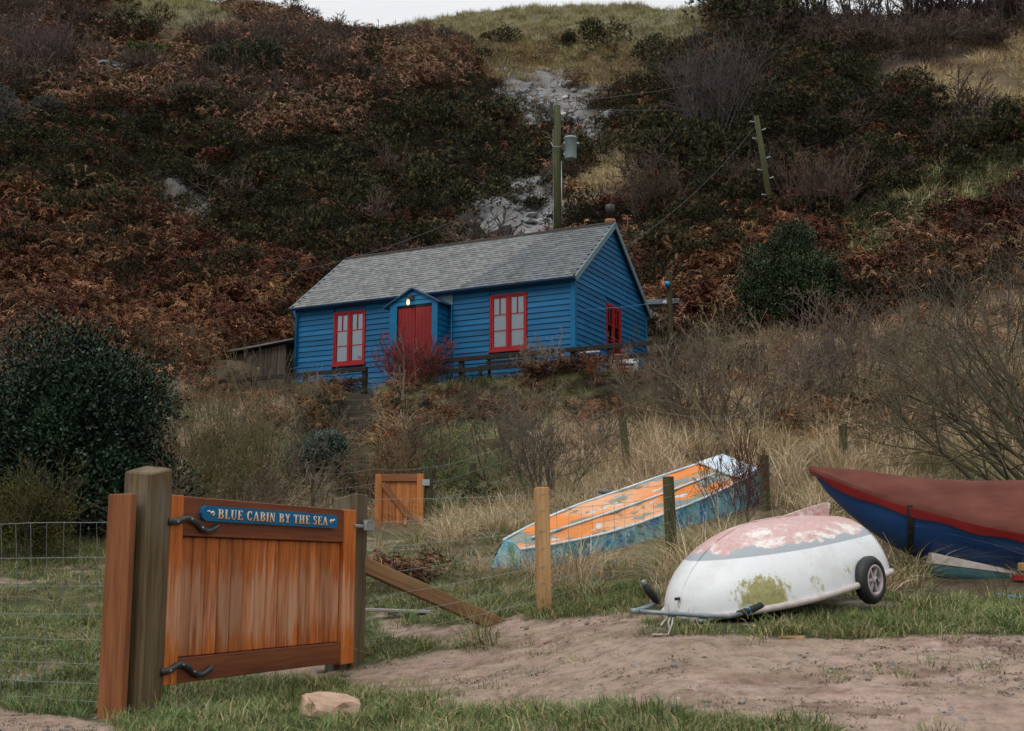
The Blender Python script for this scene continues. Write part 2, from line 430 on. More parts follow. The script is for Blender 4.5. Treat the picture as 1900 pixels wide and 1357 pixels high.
M['strut'] = wood("strut_wood", (.10, .045, .018), (.21, .11, .045), (.30, .18, .08), 'x', 9, .75, None, .05)
M['shed_wood'] = wood("shed_wood", (.025, .018, .013), (.07, .053, .04), (.13, .105, .085), 'z', 9, .85, None, .3)
M['sleeper'] = wood("sleeper_wood", (.02, .015, .01), (.05, .04, .028), (.13, .11, .09), 'x', 9, .85, None, .2)
M['pole_wood'] = wood("pole_wood", (.026, .030, .009), (.048, .055, .018), (.08, .088, .032), 'z', 6, .85, None, .08)
M['driftwood'] = wood("driftwood", (.13, .11, .10), (.24, .21, .19), (.36, .33, .30), 'x', 8, .85)
M['sandstone'] = mottled("sandstone", (.28, .17, .11), (.42, .28, .2), 7, .9, None, .8, .02, .2, c3=(.5, .37, .28))
M['pebble'] = mottled("pebble_stone", (.12, .12, .13), (.3, .27, .25), 9, .7, None, .4, .006, .4, per_obj=.4)
M['dark_stone'] = mottled("dark_stone", (.05, .055, .065), (.09, .095, .11), 9, .6, None, .4, .006, .4)
M['crag'] = mottled("crag_stone", (.10, .10, .105), (.22, .23, .24), 1.6, .9, (1, 1, 3), .9, .1, .2, c3=(.34, .36, .38))
M['tyre'] = mottled("tyre_rubber", (.008, .009, .01), (.016, .017, .018), 20, .6, None, .1)
M['hub'] = mottled("hub_plastic", (.36, .3, .31), (.5, .44, .45), 10, .5)
M['grip'] = mottled("rubber_grip", (.006, .006, .007), (.014, .014, .016), 40, .7, (1, 1, 1), .6, .004)
M['tape'] = mottled("cyan_tape", (.02, .35, .7), (.03, .42, .8), 10, .4)
M['tube_grey'] = mottled("galvanised_tube", (.14, .17, .185), (.25, .29, .31), 16, .45, None, .2, .002, .5, .3)
M['rope'] = mottled("rope_fibre", (.32, .28, .27), (.48, .44, .42), 60, .9, None, .6, .004)
M['float_blue'] = mottled("blue_plastic", (.02, .16, .36), (.03, .22, .45), 10, .4)
M['transformer'] = mottled("transformer_paint", (.17, .25, .25), (.23, .32, .32), 5, .45, (1, 1, .3), .05)
M['porcelain'] = mottled("porcelain", (.5, .5, .5), (.62, .62, .62), 10, .3)
M['brown_glaze'] = mottled("brown_glaze", (.03, .015, .01), (.06, .03, .02), 10, .3)

def glassmat():
    m = bpy.data.materials.new("window_glass"); m.use_nodes = True
    n, l = m.node_tree.nodes, m.node_tree.links; n.clear()
    o = n.new("ShaderNodeOutputMaterial"); mx = n.new("ShaderNodeMixShader"); tr = n.new("ShaderNodeBsdfTransparent"); g = n.new("ShaderNodeBsdfGlossy")
    g.inputs["Roughness"].default_value = .03; g.inputs["Color"].default_value = (.9, .95, 1, 1); tr.inputs["Color"].default_value = (.86, .9, .92, 1)
    fr = n.new("ShaderNodeFresnel"); fr.inputs["IOR"].default_value = 1.6
    mu = n.new("ShaderNodeMath"); mu.operation = 'MULTIPLY_ADD'; mu.inputs[1].default_value = 1.0; mu.inputs[2].default_value = .1
    l.new(fr.outputs[0], mu.inputs[0]); l.new(mu.outputs[0], mx.inputs[0]); l.new(tr.outputs[0], mx.inputs[1]); l.new(g.outputs[0], mx.inputs[2]); l.new(mx.outputs[0], o.inputs[0])
    return m
M['glass'] = glassmat()

def emit(name, c, s):
    m, n, l, b = nmat(name)
    b.inputs["Emission Color"].default_value = (*c, 1); b.inputs["Emission Strength"].default_value = s; b.inputs["Base Color"].default_value = (*c, 1)
    return m
M['bulb'] = emit("lit_bulb", (1, .58, .28), 1.6)

def patchy(name, layers, rough=.6, bump=.3, dist=.004, spec=.4, scale_bump=30):
    """layers: [(colour, noise scale, threshold, softness, stretch)] each peeled over the one before"""
    m, n, l, b = nmat(name)
    tc = n.new("ShaderNodeTexCoord"); vec = tc.outputs["Object"]
    colr = layers[0][0]; h = None
    first = True
    for (c, sc, th, so, stv) in layers[1:]:
        mp = n.new("ShaderNodeMapping"); mp.inputs["Location"].default_value = (sc * 3.1, th * 7.7, so * 31); l.new(vec, mp.inputs[0])
        t = _noise(n, l, mp.outputs[0], sc, 7, .62, stv)
        r_ = _ramp(n, l, t.outputs["Fac"], [(max(th - so, 0), (0, 0, 0)), (min(th + so, 1), (1, 1, 1))])
        colr = _mix(n, l, r_.outputs[0], colr, c); h = r_.outputs[0]
    l.new(colr, b.inputs["Base Color"]); b.inputs["Roughness"].default_value = rough; b.inputs["Specular IOR Level"].default_value = spec
    t = _noise(n, l, vec, scale_bump, 5); _bump(n, l, b, t.outputs["Fac"], bump, dist)
    return m, n, l, b, colr, tc
# ------------------------------------------------------------------ what grows where (outlines in sight-line coordinates, used only to choose cover on the terrain)
def inpoly(px, py, poly):
    c = np.zeros(px.shape, bool); n = len(poly); j = n - 1
    for i in range(n):
        xi, yi = poly[i]; xj, yj = poly[j]
        if yi != yj:
            k = ((yi > py) != (yj > py)) & (px < (xj - xi) * (py - yi) / (yj - yi) + xi); c ^= k
        j = i
    return c
SCREE, SCREE2, STRAW, CREST, BROWN, GORSE, BRACKEN, PURPLE, GREEN, DARKB, TURF, SAND, BANK, TANGLE, MIXB, WOODS = range(16)
HILL_DEFAULT = MIXB
HILL = [
 (SCREE, [(838, 480), (846, 410), (880, 350), (925, 320), (1005, 316), (1048, 345), (1050, 470), (950, 480)]),
 (SCREE, [(298, 352), (350, 342), (394, 388), (352, 420), (305, 395)]),
 (SCREE2, [(925, 145), (1000, 128), (1118, 152), (1118, 205), (1130, 262), (1085, 268), (1060, 222), (1010, 215), (985, 250), (940, 215)]),
 (CREST, [(660, 45), (900, 0), (1320, -60), (1320, 62), (1200, 78), (1060, 52), (900, 60), (780, 52)]),
 (CREST, [(200, -60), (480, 0), (420, 50), (300, 60), (170, 30)]),
 (WOODS, [(1320, -100), (2200, -100), (2200, 30), (1900, 55), (1800, 105), (1640, 122), (1560, 60), (1330, 50)]),
 (GREEN, [(1545, 400), (1640, 340), (1760, 295), (1900, 240), (2200, 190), (2200, 310), (1900, 345), (1720, 400), (1650, 480), (1560, 470)]),
 (DARKB, [(1690, 385), (1760, 352), (1900, 322), (2200, 290), (2200, 420), (1900, 440), (1710, 425)]),
 (BRACKEN, [(1560, 470), (1680, 440), (1800, 425), (1810, 500), (1720, 540), (1580, 600)]),
 (STRAW, [(1640, 122), (1800, 105), (1900, 55), (2200, 0), (2200, 180), (1900, 200), (1760, 190), (1680, 170)]),
 (STRAW, [(1100, 255), (1150, 236), (1262, 230), (1252, 300), (1200, 340), (1140, 360), (1095, 372), (1075, 400), (1050, 400), (1055, 330)]),
 (BROWN, [(840, 60), (1060, 52), (1200, 78), (1260, 110), (1180, 150), (1120, 172), (940, 150), (860, 110)]),
 (PURPLE, [(-400, -100), (480, 0), (660, 45), (840, 60), (870, 120), (760, 160), (560, 150), (380, 160), (250, 120), (60, 170), (-400, 170)]),
 (GORSE, [(1200, 70), (1330, 50), (1560, 60), (1680, 170), (1760, 190), (2200, 180), (2200, 240), (1900, 250), (1760, 300), (1640, 352), (1560, 392), (1480, 345), (1400, 392), (1300, 428), (1165, 438), (1060, 412), (1056, 330), (1120, 260), (1110, 175), (1170, 150)]),
 (GORSE, [(760, 160), (880, 110), (940, 150), (935, 200), (990, 260), (1000, 318), (935, 322), (898, 350), (858, 405), (850, 470), (640, 490), (520, 470), (400, 430), (300, 400), (200, 350), (60, 330), (-400, 330), (-400, 250), (100, 210), (180, 160), (330, 190), (480, 250), (640, 240), (700, 180)]),
 (MIXB, [(-400, 170), (760, 150), (700, 240), (480, 250), (330, 190), (100, 210), (-400, 250)]),
 (BRACKEN, [(-400, 330), (60, 330), (300, 400), (520, 470), (650, 490), (640, 640), (400, 640), (-400, 640)]),
 (BRACKEN, [(1160, 430), (1400, 392), (1480, 345), (1560, 392), (1570, 600), (1380, 560), (1200, 560), (1160, 520)]),
]
LOW = [
 (SAND, [(560, 1262), (700, 1240), (820, 1205), (960, 1190), (1100, 1175), (1300, 1180), (1500, 1195), (1700, 1180), (2300, 1150), (2300, 1500), (1640, 1500), (1540, 1350), (1200, 1318), (900, 1312), (700, 1290)]),
 (SAND, [(690, 1150), (800, 1150), (900, 1158), (960, 1140), (1200, 1140), (1260, 1165), (1100, 1190), (900, 1185), (760, 1185), (700, 1172)]),
 (SAND, [(-60, 1310), (60, 1318), (200, 1345), (230, 1400), (-60, 1400)]),
 (SAND, [(330, 1262), (480, 1235), (640, 1240), (660, 1275), (480, 1275)]),
 (GREEN, [(770, 800), (960, 790), (960, 900), (870, 965), (770, 980)]),
 (TURF, [(-900, 985), (230, 965), (460, 985), (700, 1000), (790, 1000), (850, 1060), (1000, 1090), (1180, 1060), (1240, 1110), (1640, 1100), (2400, 1110), (2400, 1420), (-900, 1420)]),
 (STRAW, [(790, 985), (900, 940), (960, 820), (1180, 800), (1600, 840), (1640, 880), (1640, 1110), (1000, 1095), (850, 1060)]),
 (STRAW, [(-900, 940), (240, 940), (700, 950), (790, 1000), (-900, 1000)]),
 (BANK, [(560, 700), (1200, 660), (1200, 800), (960, 800), (900, 940), (700, 950), (560, 900)]),
 (TANGLE, [(1180, 560), (2400, 500), (2400, 1120), (1640, 1110), (1600, 840), (1180, 800)]),
]
def region(x, y, z, jit=1.0):
    px, py = to_px(x, y, z)
    w = 14 * jit
    px = px + (fbm(x * 1.1, y * 1.1, 3, 50) - .5) * 6 * w; py = py + (fbm(x * 1.1, y * 1.1, 3, 60) - .5) * 4 * w
    hill = (y > 30) & (py < 640)
    r_ = np.where(hill, HILL_DEFAULT, TANGLE)
    for reg, p in reversed(HILL): r_[hill & inpoly(px, py, p)] = reg
    for reg, p in reversed(LOW): r_[~hill & inpoly(px, py, p)] = reg
    return r_

SOIL = {SCREE: (.23, .23, .235), SCREE2: (.2, .195, .19), STRAW: (.13, .10, .06), CREST: (.15, .14, .08), BROWN: (.11, .075, .045), GORSE: (.02, .018, .01),
        BRACKEN: (.07, .03, .015), PURPLE: (.06, .035, .024), GREEN: (.06, .075, .028), DARKB: (.03, .014, .009), TURF: (.07, .078, .032), SAND: (.36, .262, .215),
        BANK: (.035, .03, .017), TANGLE: (.10, .075, .05), MIXB: (.04, .027, .015), WOODS: (.05, .035, .03)}

def groundmat():
    m, n, l, b = nmat("ground_cover_soil")
    at_ = n.new("ShaderNodeAttribute"); at_.attribute_name = "col"
    geo = n.new("ShaderNodeNewGeometry"); P = geo.outputs["Position"]
    t = _noise(n, l, P, 9, 8, .7); t2 = _noise(n, l, P, 60, 4, .6); t3 = _noise(n, l, P, 2.5, 5, .6)
    f = _ramp(n, l, t.outputs["Fac"], [(.28, (.5, .47, .45)), (.5, (1, 1, 1)), (.72, (1.3, 1.27, 1.25))])
    c = _mix(n, l, 1.0, at_.outputs["Color"], f.outputs[0], 'MULTIPLY')
    f2 = _ramp(n, l, t3.outputs["Fac"], [(.3, (.8, .76, .74)), (.6, (1.08, 1.08, 1.08))])
    c = _mix(n, l, .7, c, f2.outputs[0], 'MULTIPLY')
    f3 = _ramp(n, l, t2.outputs["Fac"], [(.3, (.7, .68, .66)), (.6, (1.1, 1.1, 1.1))])
    c = _mix(n, l, .6, c, f3.outputs[0], 'MULTIPLY')
    l.new(c, b.inputs["Base Color"]); b.inputs["Roughness"].default_value = .9; b.inputs["Specular IOR Level"].default_value = .2
    ad = n.new("ShaderNodeMath"); ad.operation = 'ADD'; l.new(t.outputs["Fac"], ad.inputs[0]); l.new(t2.outputs["Fac"], ad.inputs[1])
    _bump(n, l, b, ad.outputs[0], .7, .03)
    return m
M['ground'] = groundmat()

def sand_relief(x, y):
    """footprints, ruts and wind-blown lumps"""
    a = fbm(x * 1.2 + 4, y * 3.2, 3, 71); b = fbm(x * 4.5, y * 7, 3, 81)
    c = fbm(x * 11, y * 16, 3, 83); return (a - .5) * .03 + (np.abs(b - .5)) * .045 + (c - .5) * .024

def grid_mesh(name, Y, S, drop=0.0):
    s, yy = np.meshgrid(S, Y); x = s * yy; z = H(x, yy)
    reg = region(x, yy, z, 1.0)
    sandw = (reg == SAND).astype(float)
    z = z + sand_relief(x, yy) * sandw * np.clip((14 - yy) / 3, 0, 1)
    rock = ((reg == SCREE) | (reg == SCREE2)).astype(float)
    rk = fbm(x * .9 + yy * .35, yy * 1.1, 5, 33) * 9
    z = z + rock * ((np.floor(rk) + np.clip((rk % 1) * 4, 0, 1)) / 9 - .5) * 1.5 * (yy > 32)
    col = np.zeros(x.shape + (3,))
    for k, c in SOIL.items(): col[reg == k] = c
    # soften the borders a little
    for _ in range(2):
        col[1:-1, 1:-1] = (col[1:-1, 1:-1] * 2 + col[:-2, 1:-1] + col[2:, 1:-1] + col[1:-1, :-2] + col[1:-1, 2:]) / 6
    if name == 'hillside':
        st_ = fbm(x * 1.3 + yy * .3, yy * .5, 4, 64); k = np.clip((st_ - .5) * 6, 0, 1)[..., None] * rock[..., None] * .55
        col = col * (1 - k) + np.array((.085, .08, .072)) * k
    if name == 'ground':     # sand shows between thin turf, with dark drift litter on it
        m_ = fbm(x * 2.3, yy * 3.4, 4, 90); k = np.clip((m_ - .56) * 9, 0, 1)[..., None] * (reg == TURF)[..., None] * .75
        col = col * (1 - k) + np.array((.34, .25, .21)) * k
        m2 = fbm(x * 3.0, yy * 9, 4, 95); k = np.clip((m2 - .53) * 8, 0, 1)[..., None] * sandw[..., None] * .75
        col = col * (1 - k) + np.array((.20, .125, .095)) * k
        m3 = fbm(x * .9, yy * 2.2, 4, 97); k = np.clip((m3 - .45) * 5, 0, 1)[..., None] * sandw[..., None] * .5
        col = col * (1 - k) + np.array((.28, .22, .15)) * k
    V = np.stack([x, yy, z - drop], -1).reshape(-1, 3); ny, nx = x.shape
    i = np.arange(ny - 1)[:, None] * nx + np.arange(nx - 1)[None]
    F = np.stack([i, i + 1, i + nx + 1, i + nx], -1).reshape(-1, 4)
    me = fast_mesh(name, V, F, M['ground'], col.reshape(-1, 3), True)
    return tag(link(name, me), None, None, None, 'structure')
Yall = 3.6 * 1.0062 ** np.arange(0, 592)
Sg = np.linspace(-.66, .66, 440)
k_split = int(np.searchsorted(Yall, 22))
grid_mesh('ground', Yall[:k_split + 1], Sg)
grid_mesh('hillside', Yall[k_split:], np.linspace(-.66, .66, 360))
# the land on either side and behind, coarse, just under the fine sheets where they meet
gx = np.concatenate([np.linspace(-420, -60, 16), np.linspace(-50, 50, 61), np.linspace(60, 420, 16)]); gy = np.concatenate([np.linspace(-420, -10, 14), np.linspace(-5, 140, 90), np.linspace(160, 420, 10)])
X_, Y_ = np.meshgrid(gx, gy); Z_ = hsmooth(X_, Y_) - np.where((np.abs(X_) < .66 * Y_ + 1.5) & (Y_ > 2), 1.0 + .02 * np.maximum(Y_, 0), 0.04)
V = np.stack([X_, Y_, Z_], -1).reshape(-1, 3); ny, nx = X_.shape
i = np.arange(ny - 1)[:, None] * nx + np.arange(nx - 1)[None]
land_col = np.where((Y_ < 12)[..., None], np.array(SOIL[SAND]), np.array(SOIL[MIXB])).reshape(-1, 3)
tag(link('surrounding_land', fast_mesh('surrounding_land', V, np.stack([i, i + 1, i + nx + 1, i + nx], -1).reshape(-1, 4), M['ground'], land_col, True)), kind='structure')

# ------------------------------------------------------------------ plant shapes
def blades(n, h, spread, w, lean, cols, seed, seg=3, base_r=None, curl=1.0):
    """n curved grass blades of seg segments each -> V, F, col"""
    r_ = np.random.default_rng(seed)
    ang = r_.uniform(0, 2 * np.pi, n); rr = (base_r or spread * .3) * np.sqrt(r_.uniform(0, 1, n))
    bx, by = rr * np.cos(ang), rr * np.sin(ang)
    a2 = ang + r_.normal(0, .7, n); ln = np.abs(r_.normal(lean, lean * .5, n)); hh = h * r_.uniform(.5, 1.1, n)
    t = np.linspace(0, 1, seg + 1)[None, :]
    out = ln[:, None] * hh[:, None] * (t ** (1 + curl)); zz = hh[:, None] * (t - .45 * np.clip(ln[:, None], 0, 1.2) * t ** 2.5)
    cx = bx[:, None] + np.cos(a2)[:, None] * out; cy = by[:, None] + np.sin(a2)[:, None] * out
    pa = a2 + np.pi / 2 + r_.normal(0, .6, n); ww = w * r_.uniform(.6, 1.3, n)[:, None] * (1 - t * .85) * .5
    L = np.stack([cx - np.cos(pa)[:, None] * ww, cy - np.sin(pa)[:, None] * ww, zz], -1); Rr = np.stack([cx + np.cos(pa)[:, None] * ww, cy + np.sin(pa)[:, None] * ww, zz], -1)
    V = np.stack([L, Rr], 2).reshape(-1, 3)
    k = (np.arange(n)[:, None] * (seg + 1) + np.arange(seg)[None]) * 2
    F = np.stack([k, k + 1, k + 3, k + 2], -1).reshape(-1, 4)
    ci = r_.integers(0, len(cols), n); base = np.array(cols)[ci] * r_.uniform(.75, 1.25, (n, 1))
    col = np.repeat(base, (seg + 1) * 2, axis=0)
    return V, F, col

def quads(P, D, Wd, ln, w, cols):
    """diamond leaves at P pointing along D with side direction Wd"""
    n = len(P)
    ln = np.asarray(ln).reshape(-1, 1) * np.ones((n, 1)); w = np.asarray(w).reshape(-1, 1) * np.ones((n, 1))
    a = P; b = P + D * ln * .5 + Wd * w * .5; c = P + D * ln; d = P + D * ln * .5 - Wd * w * .5
    V = np.stack([a, b, c, d], 1).reshape(-1, 3); F = np.arange(n * 4).reshape(n, 4)
    return V, F, np.repeat(cols, 4, axis=0)

def norm(v): return v / np.maximum(np.linalg.norm(v, axis=-1, keepdims=True), 1e-9)

def join(parts):
    V, F, Cc, o = [], [], [], 0
    for v, f, c in parts:
        V.append(v); F.append(f + o); Cc.append(c); o += len(v)
    return np.concatenate(V), np.concatenate(F), np.concatenate(Cc)

def gorse(seed, n=1500, r=1.0, h=1.0, c_dark=(.009, .011, .006), c_mid=(.050, .056, .022), c_tip=(.15, .115, .058), flower=.0, needle=(.11, .019)):
    """mound of spiky sprays: many narrow blades grouped in upright tufts over a lobed dome"""
    r_ = np.random.default_rng(seed)
    nl = 7; lob = np.stack([r_.normal(0, .42, nl) * r, r_.normal(0, .42, nl) * r, r_.uniform(.25, .72, nl) * h], -1); lr = r_.uniform(.3, .52, nl) * r
    nt = n // 8; k = r_.integers(0, nl, nt)
    d = norm(r_.normal(0, 1, (nt, 3)) + np.array([0, 0, .45])); base = lob[k] + d * lr[k, None] * r_.uniform(.6, 1.08, (nt, 1)); base[:, 2] = np.maximum(base[:, 2], .02)
    tip = norm(d + np.array([0, 0, .8]))
    P = np.repeat(base, 8, 0); D = norm(np.repeat(tip, 8, 0) + r_.normal(0, .55, (nt * 8, 3))); Wd = norm(np.cross(D, r_.normal(0, 1, D.shape)))
    q = r_.uniform(0, 1, (nt, 1)); up = np.clip(base[:, 2:3] / h, 0, 1)
    q = q - .12 * (lob[k][:, 2:3] / h - .5)
    cc = np.where(q < .42, np.array(c_dark), np.where(q < .84, np.array(c_mid), np.array(c_tip)))
    cc = np.repeat(cc, 8, 0) * r_.uniform(.7, 1.3, (nt * 8, 1))
    if flower: cc[r_.uniform(0, 1, len(cc)) < flower] = (.45, .32, .02)
    return quads(P + D * -.02, D, Wd, needle[0] * r_.uniform(.6, 1.4, nt * 8) * r, needle[1] * r, cc)

def bracken(seed, n=18, R_=.75, cols=((.17, .072, .034), (.12, .046, .022), (.22, .115, .06), (.08, .032, .018)), np_=18, h=.5):
    """collapsed dead fronds: arched stems with drooping side leaflets"""
    r_ = np.random.default_rng(seed); parts = []
    for i in range(n):
        a = r_.uniform(0, 2 * np.pi); L = R_ * r_.uniform(.6, 1.15); up = r_.uniform(.35, 1.25)
        t = np.linspace(0, 1, np_); b0 = r_.normal(0, .18, 2)
        hx = L * t; hz = h * (up * np.sin(t * np.pi * .75) * .9 + .05) + r_.normal(0, .012, np_)
        px = b0[0] + np.cos(a) * hx + np.sin(a) * .12 * np.sin(t * 4) ; py = b0[1] + np.sin(a) * hx - np.cos(a) * .12 * np.sin(t * 4)
        P = np.stack([px, py, hz], -1); T = norm(np.gradient(P, axis=0)); side = norm(np.cross(T, [0, 0, 1.0]) + 1e-6)
        c = np.array(cols[r_.integers(0, len(cols))]) * r_.uniform(.8, 1.25)
        # stem
        w = .007; V = np.stack([P - side * w, P + side * w], 1).reshape(-1, 3); k = np.arange(np_ - 1) * 2
        parts.append((V, np.stack([k, k + 1, k + 3, k + 2], -1), np.tile(c * 1.25, (len(V), 1))))
        for sgn in (-1, 1):
            m = np_ - 2; Pp = P[2:]; D = norm(side[2:] * sgn + T[2:] * .55 + np.array([0, 0, -.45]) + r_.normal(0, .25, (m, 3)))
            ln = .145 * (1 - .75 * t[2:]) * r_.uniform(.6, 1.3, m) + .03; Wd = norm(T[2:] + r_.normal(0, .5, (m, 3)))
            parts.append(quads(Pp, D, Wd, ln, ln * .26 + .006, np.tile(c, (m, 1)) * r_.uniform(.7, 1.3, (m, 1))))
    return join(parts)

def segs_mesh(segs, cols, sides=3):
    """segs (n,8): p0 p1 r0 r1 -> prisms"""
    S = np.asarray(segs, float); n = len(S); p0, p1, r0, r1 = S[:, :3], S[:, 3:6], S[:, 6:7], S[:, 7:8]
    d = norm(p1 - p0); ref = np.where(np.abs(d[:, 2:3]) < .9, np.array([[0, 0, 1.]]), np.array([[1., 0, 0]])); a = norm(np.cross(d, ref)); b = np.cross(d, a)
    V = []
    for p, r_ in ((p0, r0), (p1, r1)):
        for j in range(sides):
            t = 2 * math.pi * j / sides; V.append(p + (a * math.cos(t) + b * math.sin(t)) * r_)
    V = np.stack(V, 1).reshape(-1, 3); o = np.arange(n)[:, None] * (2 * sides)
    F = np.concatenate([np.stack([o[:, 0] + j, o[:, 0] + (j + 1) % sides, o[:, 0] + sides + (j + 1) % sides, o[:, 0] + sides + j], -1) for j in range(sides)])
    return V, F, np.repeat(np.asarray(cols), 2 * sides, axis=0)

def twigs(seed, h=1.5, spread=.6, stems=8, r0=.02, levels=3, kids=3, cols=((.09, .07, .055),), wob=.25, up=.3, tipcols=None, base_r=.15, direction=None, rmin=.0022, steps=6, kidlen=.55, cone=1.0, cap=5200):
    """bare branching shrub grown level by level; returns segs, cols"""
    r_ = np.random.default_rng(seed); n = stems; cols = np.array(cols)
    a = r_.uniform(0, 2 * np.pi, n); rr = base_r * np.sqrt(r_.uniform(0, 1, n)); sp = r_.uniform(.2, 1, n) * spread
    D = np.stack([np.cos(a) * sp, np.sin(a) * sp, np.ones(n)], -1)
    if direction is not None: D = D * .45 + np.array(direction) * r_.uniform(.7, 1.2, (n, 1))
    D = norm(D); P = np.stack([np.cos(a) * rr, np.sin(a) * rr, np.full(n, -.05)], -1); L = h * r_.uniform(.7, 1.05, n); Ra = r0 * r_.uniform(.7, 1.1, n)
    Cc = cols[r_.integers(0, len(cols), n)] * r_.uniform(.75, 1.25, (n, 1)); S, K = [], []
    for lev in range(levels, -1, -1):
        st = steps if lev == levels else max(3, steps - 2); sl = (L / st)[:, None]; kp, kd, kl, kr, kc = [], [], [], [], []
        for i in range(st):
            D = norm(D + r_.normal(0, wob, D.shape) * .5 + np.array([0, 0, up * .25])); Q = P + D * sl
            ra = np.maximum(Ra * (1 - i / st * .75), rmin); rb = np.maximum(Ra * (1 - (i + 1) / st * .75), rmin)
            S.append(np.concatenate([P, Q, ra[:, None], rb[:, None]], 1)); K.append(Cc)
            if lev > 0 and i >= 1:
                for _ in range(kids if lev > 1 else max(kids - 1, 1)):
                    m = r_.uniform(0, 1, len(P)) < .75; k = int(m.sum())
                    kd.append(norm(D[m] * .9 + r_.normal(0, .62, (k, 3)) * cone + np.array([0, 0, up * .3]))); kp.append(Q[m])
                    kl.append(L[m] * kidlen * r_.uniform(.6, 1.15, k) * (1 - .3 * i / st)); kr.append(rb[m] * .6)
                    kc.append(Cc[m] if tipcols is None or lev > 1 else np.array(tipcols)[r_.integers(0, len(tipcols), k)] * r_.uniform(.8, 1.2, (k, 1)))
            P = Q
        if lev > 0:
            P, D, L, Ra, Cc = (np.concatenate(v) for v in (kp, kd, kl, kr, kc))
            done = sum(len(v) for v in S); room = max((cap - done) // max(3, steps - 2) // (1 if lev == 1 else 6), 8)
            if len(P) > room:
                q = r_.permutation(len(P))[:room]; P, D, L, Ra, Cc = P[q], D[q], L[q], Ra[q], Cc[q]
    return np.concatenate(S), np.concatenate(K)

def leafdome(seed, n, rx, ry, h, leaf=.06, wid=.03, cols=((.02, .04, .02),), lobes=26, z0=.1, depth=.55, rim=None, lr=(.24, .4), droop=.0):
    """n leaves in lobes over a dome-shaped bush"""
    r_ = np.random.default_rng(seed)
    d = norm(r_.normal(0, 1, (lobes, 3))); d[:, 2] = np.abs(d[:, 2]); q = r_.uniform(.45, .78, (lobes, 1))
    Lc = d * q * np.array([rx, ry, h * .80]) + np.array([0, 0, h * .10]); Lr = r_.uniform(*lr, lobes) * min(rx, h * .7)
    k = r_.integers(0, lobes, n); dd = norm(r_.normal(0, 1, (n, 3)) + np.array([0, 0, .25])); rad = Lr[k, None] * (1 - depth * r_.uniform(0, 1, (n, 1)) ** 2.2)
    P = Lc[k] + dd * rad * (1 + r_.normal(0, .10, (n, 1))); P[:, 2] = np.maximum(P[:, 2], z0 * r_.uniform(0, 1, n))
    D = norm(dd + np.array([0, 0, .5 - droop]) + r_.normal(0, .6, (n, 3))); Wd = norm(np.cross(D, r_.normal(0, 1, (n, 3)) + np.array([0, 0, 1.0])))
    Wd = norm(np.cross(D, norm(dd * .6 + np.array([0, 0, .8]) + r_.normal(0, .45, (n, 3)))))
    ci = r_.integers(0, len(cols), lobes)[k]; mixc = np.where(r_.uniform(0, 1, n) < .6, ci, r_.integers(0, len(cols), n))
    cc = np.array(cols)[mixc] * r_.uniform(.7, 1.35, (n, 1))
    return quads(P, D, Wd, leaf * r_.uniform(.7, 1.25, n), wid * r_.uniform(.8, 1.2, n), cc)

def proto(name, vfc, mat):
    me = fast_mesh(name, vfc[0], vfc[1], mat, vfc[2]); return me

# ------------------------------------------------------------------ uncountable cover: one object per kind, shapes set on points
def scatter(y0, y1, dens, smax=.47, seed=0):
    r_ = np.random.default_rng(seed + 1000); area = smax * (y1 * y1 - y0 * y0); n = int(area * dens)
    y = np.sqrt(r_.uniform(y0 * y0, y1 * y1, n)); x = r_.uniform(-smax, smax, n) * y
    return x, y

def cab_local(x, y):
    return (x - CAB_O[0]) * CEX[0] + (y - CAB_O[1]) * CEX[1], (x - CAB_O[0]) * CEY[0] + (y - CAB_O[1]) * CEY[1]

def not_in_cabin(x, y, m=.12):
    lx, ly = cab_local(x, y)
    return ~((lx > -m) & (lx < CAB_L + m) & (ly > -m) & (ly < CAB_W + m)) & ~((lx > 2.95) & (lx < 4.6) & (ly > -.65) & (ly < 0)) & ~((lx > -3.9) & (lx < -1.0) & (ly > 1.3) & (ly < 3.6))

def in_view(x, y, z, mx=160, my=120):
    px, py = to_px(x, y, z)
    return (px > -mx) & (px < 1900 + mx) & (py > -my) & (py < 1357 + my)

def slope_normal(x, y, e=.4):
    gx_ = (hsmooth(x + e, y) - hsmooth(x - e, y)) / (2 * e); gy_ = (hsmooth(x, y + e) - hsmooth(x, y - e)) / (2 * e)
    return gx_, gy_

